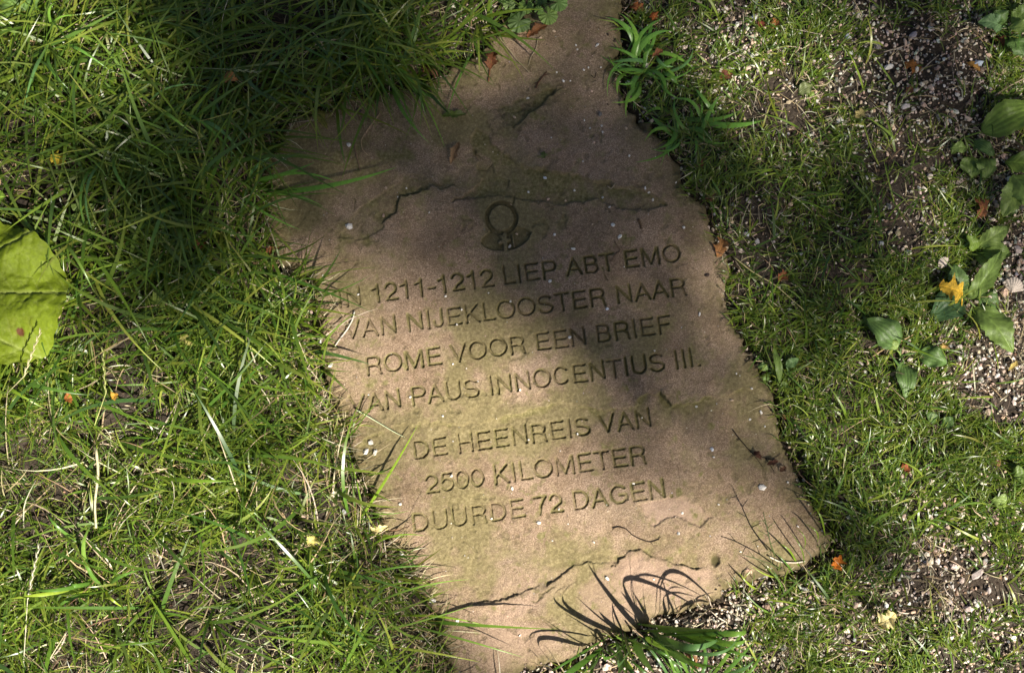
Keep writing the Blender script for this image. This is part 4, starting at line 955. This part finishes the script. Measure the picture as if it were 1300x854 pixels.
# ribbed cockle shells
def shell(u, v, rad, rot, label):
    c = top(u, v, .006); na, nr = 49, 8; a = np.linspace(-1.15, 1.15, na); s = np.linspace(0, 1, nr+1)[:, None]
    rr = rad*2*s*(1+.02*np.cos(a*24)); x = rr*np.cos(a)-rad; y = rr*np.sin(a)*.8; z = rad*.9*np.sin(PI*np.clip(s*.55+.12, 0, 1))*np.cos(a*1.2)+rad*.05*np.cos(a*24)*s
    X_ = x*math.cos(rot)-y*math.sin(rot); Y_ = x*math.sin(rot)+y*math.cos(rot)
    V = np.stack([X_, Y_, z], -1).reshape(-1, 3); I_ = np.arange((nr+1)*na).reshape(nr+1, na)
    Q = np.stack([I_[:-1, :-1].ravel(), I_[1:, :-1].ravel(), I_[1:, 1:].ravel(), I_[:-1, 1:].ravel()], 1)
    col = np.array([.66, .56, .47])*(1-.25*(np.cos(a*24) < -.2))[None, :, None]*np.ones((nr+1, na, 1))
    o = link('cockle_shell', mesh('cockle_shell', V, [Q], col.reshape(-1, 3)), M['chip']); o.location = c; tag(o, label, 'shell')
shell(1286, 363, .0095, 1.2, 'ribbed pale shell on the gravel at the right edge')
shell(1197, 334, .0065, 2.4, 'small ribbed grey shell among the gravel left of the plantain')

# ---- twigs, stems and straws
def stick(name, pts, r0, r1, col, label, cat, dz=.002, mat='bark', extra=(), part='side_shoot'):
    q = [top(u, v, (d if d is not None else dz)) for u, v, d in [(p[0], p[1], p[2] if len(p) > 2 else None) for p in pts]]
    out = []
    for i in range(len(q)-1):
        for k in range(4): out.append(q[i].lerp(q[i+1], k/4))
    out.append(q[-1])
    sm = [out[0]]+[(out[i-1]+out[i]*2+out[i+1])/4 for i in range(1, len(out)-1)]+[out[-1]]
    o = add(name, tube(sm, r0, r1, 7, col), M[mat], None, tuple(q[0])); tag(o, label, cat)
    for e in extra:
        qq = [top(p[0], p[1], p[2] if len(p) > 2 else dz) for p in e]; sh = add(part, tube(qq, r0*.6, r1*.5, 5, col), M[mat], o)
        for vv in sh.data.vertices: vv.co = vv.co-Vector(q[0])
    return o
DK, MB, SW = (.035,.022,.015), (.16,.10,.06), (.55,.44,.27)
stick('stem', [(778,670),(785,668),(795,671),(803,679),(815,685),(826,688),(837,684)], .0007, .0006, DK, 'curved black stem fragment on the slab under the word DAGEN', 'stem', .0012, extra=(((826,688),(829,691)),((836,684),(839,681)),((779,670),(778,673))))
stick('twig', [(930,545),(939,557),(950,570),(957,577),(972,581),(986,586)], .0007, .0005, DK, 'thin dark twig with a clot of debris on the slab right of KILOMETER', 'twig', .0015, extra=(((957,577),(968,592)),((957,577),(951,584)),((972,581),(984,600)),((939,557),(934,560)),((980,584),(993,574))))
for a, b_, lab in (((1006,598),(998,600),'brown bud scale'),((962,579),(955,583),'dark bud cluster at the twig tip')): pass
stick('weed_stem', [(984,706,.012),(978,690,.03),(974,670,.04),(969,650,.05)], .0010, .0005, (.10,.13,.04), 'thin branching weed stem standing on the lower right part of the slab', 'weed', .01, 'leaf',
      extra=(((978,690,.03),(990,684,.03)),((976,680,.035),(962,672,.035)),((974,670,.04),(984,662,.042)),((971,660,.045),(960,662,.045)),((981,698,.02),(970,702,.02)),((974,668,.04),(966,656,.045))))
stick('weed_stem', [(1000,728,.008),(980,716,.02),(958,708,.03),(942,704,.034)], .0009, .0005, (.10,.12,.04), 'low dry weed stem reaching left over the bottom right rim of the slab', 'weed', .01, 'leaf',
      extra=(((980,716,.02),(976,704,.022)),((968,711,.026),(962,722,.026)),((958,708,.03),(950,698,.032)),((990,722,.014),(992,708,.018))))
stick('twig', [(751,96),(755,100),(757,92)], .0005, .0004, DK, 'tiny dark hooked twig at the top centre of the slab', 'twig', .001)
stick('twig', [(680,112),(684,104),(690,96),(694,91)], .0010, .0005, (.10,.045,.025), 'short reddish brown forked twig on the upper slab', 'twig', .0015, extra=(((684,104),(676,108)),((690,96),(699,94))))
stick('twig', [(865,301),(878,308),(892,316),(906,326)], .0005, .0004, (.22,.16,.11), 'thin grey stalk reaching across the slab edge right of EMO', 'stalk', .001)
stick('twig', [(775,332),(782,322),(788,318),(780,306)], .0005, .0004, MB, 'fine brown stalk lying over the T of ABT', 'stalk', .001)
stick('twig', [(771,236),(776,240),(782,232)], .0009, .0006, (.38,.30,.20), 'short pale straw piece in the mossy trough', 'straw', .001)
stick('twig', [(810,278),(813,284),(814,290)], .0016, .0010, (.10,.06,.03), 'stubby dark brown bud on the slab above EMO', 'bud', .001)
stick('straw', [(416,368),(424,384),(436,402),(442,410)], .0006, .0004, SW, 'pale straw leaning over the first letters of the second line', 'straw', .002, 'straw')
stick('straw', [(450,395),(448,405),(441,418),(430,432),(425,440)], .0010, .0007, (.72,.68,.60), 'white curved straw across the V of the second line', 'straw', .003, 'straw')
stick('straw', [(612,30),(640,55),(654,74),(664,84),(672,92)], .0009, .0005, (.42,.33,.20), 'long tan straw arching down the slab below the scalloped leaves', 'straw', .003, 'straw')
stick('straw', [(683,48),(681,62),(674,72),(671,84)], .0007, .0004, (.45,.36,.22), 'thin straw hanging beside the long tan one', 'straw', .002, 'straw')
stick('straw', [(486,122),(482,145),(470,160),(458,178),(460,190),(468,198)], .0009, .0005, (.42,.30,.18), 'tan looping straw on the upper left of the slab', 'straw', .003, 'straw')
stick('straw', [(450,184),(453,200),(458,218)], .0007, .0005, (.24,.14,.09), 'brown bent straw next to the tan looping one', 'straw', .002, 'straw')
stick('straw', [(560,70),(585,84),(614,92)], .0008, .0004, SW, 'pale straw on the slab beneath the overhanging grass', 'straw', .003, 'straw')
stick('straw', [(976,706),(990,713),(1010,714),(1022,712)], .0010, .0007, (.72,.64,.50), 'stiff cream straw lying on the lower right edge of the slab', 'straw', .003, 'straw')
stick('straw', [(930,325),(955,345),(985,362),(1022,395)], .0010, .0006, (.40,.36,.16), 'long olive straw in the lawn below the orange leaf', 'straw', .012, 'straw')
stick('straw', [(452,520),(470,530),(500,548),(514,555)], .0010, .0003, (.62,.68,.42), 'pale rigid blade shooting over the slab below VAN PAUS', 'blade', .004, 'straw')
stick('straw', [(1122,66),(1138,62),(1158,55)], .0008, .0005, (.52,.42,.32), 'pale dry stalk on the gravel by the purple stone', 'straw', .005, 'straw')
stick('straw', [(1168,92),(1180,80),(1192,70)], .0008, .0004, (.50,.42,.32), 'dry stalk leading up from the rust orange leaf', 'straw', .005, 'straw')
stick('straw', [(1262,122),(1280,110),(1300,100)], .0010, .0006, (.52,.40,.28), 'dry stalk above the large plantain at the right', 'straw', .008, 'straw')
stick('straw', [(868,95),(890,99),(908,101)], .0009, .0006, (.60,.50,.38), 'dry stalk poking out beside the dark red leaf scrap', 'straw', .006, 'straw')
stick('straw', [(1108,452),(1130,438),(1150,430),(1160,424)], .0010, .0006, (.45,.32,.16), 'light brown stem reaching right from the dark plantain', 'stem', .010, 'straw')
stick('straw', [(1094,20),(1088,8),(1080,-6)], .0008, .0005, SW, 'pale stalk among the grass at the upper right', 'straw', .012, 'straw')
stick('straw', [(122,570),(125,600),(120,640),(122,670)], .0018, .0014, (.66,.60,.36), 'thick bleached stem standing in the lower left grass', 'straw', .035, 'straw')

# ---- grass tufts that stand out
def tuft_thing(label, base, specs, colr=DEEP, group=None, name='grass_tuft', wide=1.0, arcs=(), spread=3.0):
    """specs: (start uv, tip uv, width mm, height of the arc mm) - each blade its own part"""
    b = top(*base, 0); r = empty(name, b, label, 'grass tuft', group)
    full = list(specs)+[((0, 0), (0, 0), a_[3]/.9/.8, 0, 0, a_) for a_ in arcs]
    for s in specs:
        for _ in range(1 if len(specs) > 12 else 0):
            k = rnd.uniform(.45, .95); j = lambda a: rnd.gauss(0, a)
            full.append(((s[0][0]+j(5), s[0][1]+j(5)), (s[0][0]+(s[1][0]-s[0][0])*k+j(9), s[0][1]+(s[1][1]-s[0][1])*k+j(9)), s[2]*rnd.uniform(.35, .7), s[3]*k)+tuple(s[4:5]))
    for i, s in enumerate(full):
        (u0, v0), (u1, v1), w, h = s[:4]; tipz = s[4]*.001 if len(s) > 4 else .004
        p = top(u0, v0, -.001)+Vector((rnd.gauss(0, .001*spread), rnd.gauss(0, .001*spread), 0)); q = top(u1, v1, tipz); w = w*rnd.uniform(.62, .98)*wide
        sw = Vector((-(q-p).y, (q-p).x, 0))*rnd.uniform(-.24, .24)*(1+.25*(spread-3)); m = sw+ (p+q)*.5+Vector((rnd.uniform(-.006, .006), rnd.uniform(-.006, .006), h*.001*1.6))
        n = 11
        if len(s) > 5:
            def sh(t_): return P(t_[0], t_[1])+Vector(tuple(SD))*((t_[2]*1.3+(6 if t_[2] else 0))*.001/SD[2])
            p, m, q = (sh(t_) for t_ in s[5][:3]); n = 16
        pts = bez(p, m, q, n); V = []; C_ = []
        col = colr[rnd.randrange(len(colr))]*rnd.uniform(.95, 1.3); d0 = (q-p); hd = Vector((-d0.y, d0.x, 0)); hd = hd.normalized() if hd.length > 1e-6 else Vector((1, 0, 0))
        for k, c in enumerate(pts):
            t = k/n; ww = w*.0005*min(1, .45+2*t)*(1-t**2.6)+.00005; tg = (pts[min(k+1, n)]-pts[max(k-1, 0)]).normalized(); nn = tg.cross(hd).normalized()
            V += [c-hd*ww-nn*ww*.22, c, c+hd*ww-nn*ww*.22]; cc = col*(1+.25*t)
            C_ += [cc, cc*1.1, cc]
        V = np.array([tuple(v) for v in V]); V[:, 2] = np.maximum(V[:, 2], surf(V[:, 0], V[:, 1])+.0008)
        Q = [(3*k+j, 3*k+j+1, 3*k+j+4, 3*k+j+3) for k in range(n) for j in (0, 1)]
        add('blade', (V, [np.array(Q)], np.array(C_)), M['grass'], r, b)
    return r
T1 = [((812,80),(768,22),6,20),((815,85),(772,60),5,16),((810,92),(774,80),5,14),((808,98),(776,104),4,12),((812,100),(776,130),5,18),((818,100),(795,150),5,20),((824,98),(808,140),5,18),((826,92),(862,110),6,20),
      ((822,88),(870,70),6,22),((820,82),(856,40),6,24),((814,78),(800,30),5,20),((818,76),(830,22),6,24),((822,80),(846,22),5,24),((808,86),(766,42),4,18),((806,94),(770,92),4,14),((816,96),(784,120),4,14),((826,96),(842,132),5,18),
      ((824,84),(882,90),5,20),((812,72),(785,16),5,20),((830,90),(868,128),5,18),((820,92),(880,60),4,22),((812,88),(762,70),3,12)]
tuft_thing('dense tuft of broad blades beside the top right edge of the slab', (817,88), T1, DEEP*1.6, wide=1.5, spread=12)
T2 = [((862,160),(826,146),5,12),((866,164),(818,180),5,12),((866,168),(830,190),5,12),((868,160),(848,128),5,16),((872,164),(858,122),5,18),((878,160),(972,152),9,18),((880,164),(940,140),6,16),((876,168),(912,196),5,12),
      ((870,170),(850,200),4,10),((882,160),(916,118),6,18),((874,158),(880,110),6,20),((886,166),(934,178),5,12),((868,158),(812,154),4,14),((866,166),(806,206),4,10),((872,168),(880,200),4,10)]
tuft_thing('spreading tuft with one long broad blade pointing right, below the dense tuft', (872,164), T2, DEEP*1.6, wide=1.5, spread=9)
T3 = [((878,858),(842,808),8,50,40),((898,862),(952,786),8,55,55),((905,866),(958,812),9,45,40),((872,862),(866,806),5,40,30),((866,864),(836,822),8,45,25),((862,868),(832,800),6,50,35),
      ((890,864),(884,800),8,45,40),((858,870),(806,800),5,45,30),((915,868),(968,822),8,45,30),((880,866),(850,840),6,35,20),((850,880),(790,830),6,50,40),((888,872),(900,826),6,40,30),((845,890),(773,826),6,55,45),((920,872),(938,832),6,40,30)]
# long arching blades, written by the track of their shadow: root, bend (height mm), tip (height mm), width
A3 = [((806,806,0),(655,756,120),(724,728,70),7),((815,806,0),(760,750,60),(733,704,118),6),((806,800,0),(790,738,60),(782,668,128),5),((822,800,0),(712,668,170),(884,768,30),9),((830,798,0),(806,650,160),(906,768,25),7),
      ((842,796,0),(850,738,90),(898,762,40),8),((778,812,0),(742,790,50),(704,768,80),9),((760,822,0),(625,770,90),(696,838,10),7),((752,824,0),(700,802,50),(668,768,84),6),((800,810,0),(770,792,40),(748,766,80),10),
      ((836,800,0),(842,760,60),(826,722,100),6),((850,796,0),(800,725,90),(872,750,80),8),((812,808,0),(802,770,60),(776,742,95),9),((824,806,0),(815,780,60),(790,740,100),7),((766,820,0),(735,770,80),(746,800,50),5),((790,812,0),(742,728,90),(790,770,60),5),((845,800,0),(868,770,50),(893,776,30),6)]
tuft_thing('tall tuft of stout blades at the bottom edge, casting looped shadows on the slab', (885,862), T3, DEEP*.8, wide=.75, arcs=[tuple((p_[0]+4, p_[1], p_[2]) for p_ in a_[:3])+(a_[3]*1.1,) for a_ in A3]
           + [tuple((p_[0]+rnd.gauss(3, 12), p_[1]+rnd.gauss(-2, 7), p_[2]*rnd.uniform(.8, 1.15)) for p_ in a_[:3])+(a_[3]*rnd.uniform(.45, .8),) for a_ in A3])
T4 = [((596,60),(566,150),5,14),((500,92),(545,182),6,25),((498,90),(566,132),7,25),((480,78),(540,146),7,30),((512,98),(565,188),4,20),((506,100),(530,164),4,15),((520,100),(556,142),3,12),((470,90),(478,150),4,20)]
tuft_thing('broad dark blades drooping over the upper left of the slab', (498,88), T4, DEEP*1.15)
T5 = [((330,246),(504,212),9,26,16),((318,240),(430,232),5,25,14),((306,232),(400,206),6,30,20),((320,250),(410,262),5,20,14),((300,240),(382,292),5,22,14),((310,236),(352,196),6,30,24)]
tuft_thing('tuft with one long bright blade stretched right over the slab', (316,240), T5, DEEP*1.7)
T6 = [((70,60),(92,118),7,40,40),((84,66),(78,2),5,45,50),((66,56),(30,140),6,45,40),((76,60),(140,90),6,40,40),((60,52),(100,20),4,40,50)]
tuft_thing('long curved pale blades in the shaded grass near the top left corner', (70,58), T6, DEEP*1.4)
T7 = [((196,136),(310,214),7,45,40),((180,150),(278,116),4,50,40),((150,190),(176,260),6,45,35),((150,190),(120,300),6,45,40),((200,142),(245,170),6,40,40),((150,186),(222,206),4,40,40),((236,158),(310,200),6,40,45),((140,200),(108,290),5,40,40)]
tuft_thing('crossing broad blades in the dark grass left of the slab', (180,155), T7, DEEP*1.4)
T8 = [((62,290),(80,352),6,50,45),((70,300),(120,372),5,50,45),((96,300),(190,440),6,50,40),((120,330),(206,470),6,45,35),((210,370),(350,468),7,40,25),((236,424),(120,442),6,40,35),((250,400),(320,330),5,40,30),((0,472),(118,502),8,45,45),((0,486),(60,520),6,40,40)]
tuft_thing('long arching blades between the big lime leaf and the slab', (130,360), T8, GREEN*1.1)
T9 = [((126,736),(90,738),8,40,30),((128,742),(42,748),6,45,35),((128,746),(120,660),7,50,45),((130,748),(112,700),7,45,40),((132,744),(180,722),6,45,30),((134,752),(158,772),6,40,25),((130,754),(70,776),6,40,30),((126,752),(10,760),6,40,35),((200,600),(300,610),6,40,30),((110,700),(60,648),5,40,30)]
tuft_thing('spreading pale tuft in the sunny lower left grass', (130,748), T9, GREEN*1.4)
T10 = [((470,680),(438,560),3,20,15),((452,668),(530,540),5,18,12),((470,760),(545,742),3,30,12),((520,800),(665,834),3,35,14),((500,780),(618,794),3,30,14),((470,770),(596,735),3,35,18),((440,740),(560,720),4,40,20),((480,800),(600,768),3,35,14),((500,820),(610,840),4,30,14),((460,700),(540,680),3,30,16),((450,640),(520,648),3,30,16)]
tuft_thing('thin sunlit blades sprouting over the lower left edge of the slab', (470,740), T10, GREEN*1.4)
T11 = [((1004,726),(984,700),3,25,25),((1010,722),(990,690),3,25,25),((1016,712),(1000,672),2,25,25),((1024,700),(1008,668),2,22,22),((990,735),(952,716),3,20,20),((1040,690),(1020,664),3,20,20),((1050,680),(1030,640),3,25,25),((1042,650),(1014,628),2,20,20),((1034,640),(1008,632),2,20,18),((960,745),(938,726),3,18,18)]
tuft_thing('little blades leaning over the lower right corner of the slab', (1020,715), T11, GREEN*1.1)
# rye seed heads
def spike(label, pts, nsp=12, col=(.42,.42,.20)):
    q = [top(u, v, z) for u, v, z in pts]; o = empty('rye_spike', q[0], label, 'seed head', 'grass seed heads')
    add('stem', tube(q, .0006, .0004, 5, col), M['straw'], o, q[0])
    a, b_ = q[-2], q[-1]; d = (b_-a)
    for k in range(nsp):
        c = a+d*(k/nsp); sdv = Vector((-d.y, d.x, 0)).normalized()*(1 if k % 2 else -1)
        e = c+d.normalized()*.007+sdv*.0022; V, F, C_ = tube([c, c.lerp(e, .45)+Vector((0, 0, .0003)), e], .0010, .0003, 5, col); add('spikelet', (V, F, C_), M['straw'], o, q[0])
spike('pale grass spike lying on the lower edge of the big lime leaf', [(8,500,.05),(30,478,.085),(52,418,.095)], 12, (.58,.52,.30))
spike('grass spike in the upper left dark grass by the orange leaf', [(240,86,.04),(288,88,.05),(330,92,.05)], 10, (.35,.38,.2))
spike('long green grass spike crossing the dark grass', [(120,190,.05),(145,194,.055),(205,222,.05)], 12, (.22,.32,.10))
spike('bleached grass spike in the grass below the big lime leaf', [(120,540,.04),(134,500,.05),(130,440,.055)], 10, (.45,.48,.16))
spike('fine bleached grass spike at the far lower left', [(30,840,.03),(35,760,.04),(50,690,.045)], 12, (.60,.56,.40))

# ================================================================== TREE that throws the dappled shade
LIT = [[.70,.25,.16,.14,.16,.20,.36,.46,.55,.98,.50,.42,.50],
       [.62,.20,.16,.16,.12,.13,.16,.13,.24,.62,.62,.45,.50],
       [.40,.24,.20,.16,.10,.10,.10,.09,.08,.36,.58,.60,.80],
       [.92,.55,.50,.56,.56,.32,.16,.12,.13,.35,.58,.56,1],
       [.95,.72,.74,.90,1,.78,.36,.24,.20,.36,.58,.56,.90],
       [.88,.84,.94,1,1,1,.82,.48,.26,.44,.60,.60,.60],
       [.94,.95,.97,1,1,1,1,.86,.62,.74,.80,.75,.90],
       [.97,1,1,1,1,1,1,1,1,1,.95,.82,.88],
       [1,1,1,1,1,1,1,1,1,1,.97,.88,.85]]
TR = np.random.RandomState(5)
def crown():
    # leaves are thinned where the sun broke through; each sits where the sun's ray to that spot crosses the crown
    A = .0038*.66; n0 = 110000
    gx_, gy_ = TR.uniform(-3.2, 3.2, n0), TR.uniform(-3.0, 3.0, n0); u, v = inv(gx_, gy_)
    inf = sst(1.7, 1.1, np.hypot(gx_/1.2, gy_))
    uu = u+fbm(gx_, gy_, .16, 201, 3)*36; vv = v+fbm(gx_, gy_, .16, 202, 3)*36
    T = gridmap(LIT, uu, vv)*inf+(1-inf)*(.25+.5*(fbm(gx_, gy_, .6, 203, 2) > .05))
    T = np.clip(T*(1+np.where(u > 880, .6, .25)*fbm(gx_, gy_, .10, 204, 2)), .02, 1)
    T = np.where(T < .3, T*(T/.3)**.8, T); T = np.clip(T, .006, 1)
    lam = -np.log(T)/A; area = 6.4*6.0; keep = TR.rand(n0) < np.clip(lam*area/n0, 0, 1)
    gx_, gy_ = gx_[keep], gy_[keep]; N = len(gx_)
    t = 13.0+TR.normal(0, .9, N)*np.sqrt(np.clip(1-(np.hypot(gx_, gy_)/4.6)**2, .05, 1))
    C = np.stack([gx_+SD[0]*t, gy_+SD[1]*t, SD[2]*t], 1)
    # more crown leaves, added overhead to cut the sky light, round the gap
    n2 = 76000; q_ = TR.normal(size=(n2, 3)); q_ /= np.linalg.norm(q_, axis=1)[:, None]; q_ *= TR.uniform(0, 1, (n2, 1))**(1/3)
    C2 = np.stack([2.6+q_[:, 0]*7.0, -3.2+q_[:, 1]*7.0, 9.3+q_[:, 2]*2.4], 1)
    px_, py_ = C2[:, 0]-SD[0]*C2[:, 2]/SD[2], C2[:, 1]-SD[1]*C2[:, 2]/SD[2]
    out_ = (np.abs(px_) > 2.6) | (np.abs(py_) > 2.4); C = np.vstack([C, C2[out_]]); N = len(C)
    a1 = TR.normal(size=(N, 3)); nr = SD[None]*1.2+a1*.55; nr /= np.linalg.norm(nr, axis=1)[:, None]
    e1 = np.cross(nr, TR.normal(size=(N, 3))); e1 /= np.linalg.norm(e1, axis=1)[:, None]; e2 = np.cross(nr, e1)
    s = TR.uniform(.8, 1.25, N)[:, None]*.05
    V = np.stack([C-e1*s, C-e1*s*.2+e2*s*.62-nr*s*.1, C+e1*s*1.1, C-e1*s*.2-e2*s*.62-nr*s*.1], 1).reshape(-1, 3)
    I_ = (np.arange(N)*4)[:, None]
    Q = np.hstack([I_, I_+1, I_+2, I_+3]); col = np.repeat(np.array([[.06,.12,.025]])*TR.uniform(.7, 1.3, (N, 1)), 4, 0)
    return V, [Q], col, C
V, F, C_, cen = crown(); mid = SD*13.0
bx, by = float(mid[0]*1.06), float(mid[1]*1.06)
tr = empty('broadleaf_tree', (bx, by, 0), 'tall broadleaf tree beyond the lower right, throwing dappled shade over slab and grass', 'tree')
cr = add('crown', (V, F, C_), M['leaf'], tr, (bx, by, 0)); cr['kind'] = 'stuff'
add('trunk', tube([(bx, by, -.1), (bx+.08, by-.05, 2.5), (bx-.05, by+.02, 5.0), (bx+.02, by, 7.2), (bx-.03, by, 8.6)], .30, .10, 14, (.10,.075,.05)), M['bark'], tr, (bx, by, 0))
for k in range(9):
    an = k*2.4; h = 5.2+k*.42; L = 2.6-.12*k; p0 = Vector((bx, by, h)); p2 = p0+Vector((math.cos(an)*L, math.sin(an)*L, L*.75)); 
    # limbs keep clear of the sunlit gap
    g = np.array(p2)-SD*(p2.z/SD[2]); 
    add('limb', tube(bez(p0, p0+Vector((math.cos(an)*L*.6, math.sin(an)*L*.6, .3)), p2, 6), .07, .02, 8, (.10,.075,.05)), M['bark'], tr, (bx, by, 0))
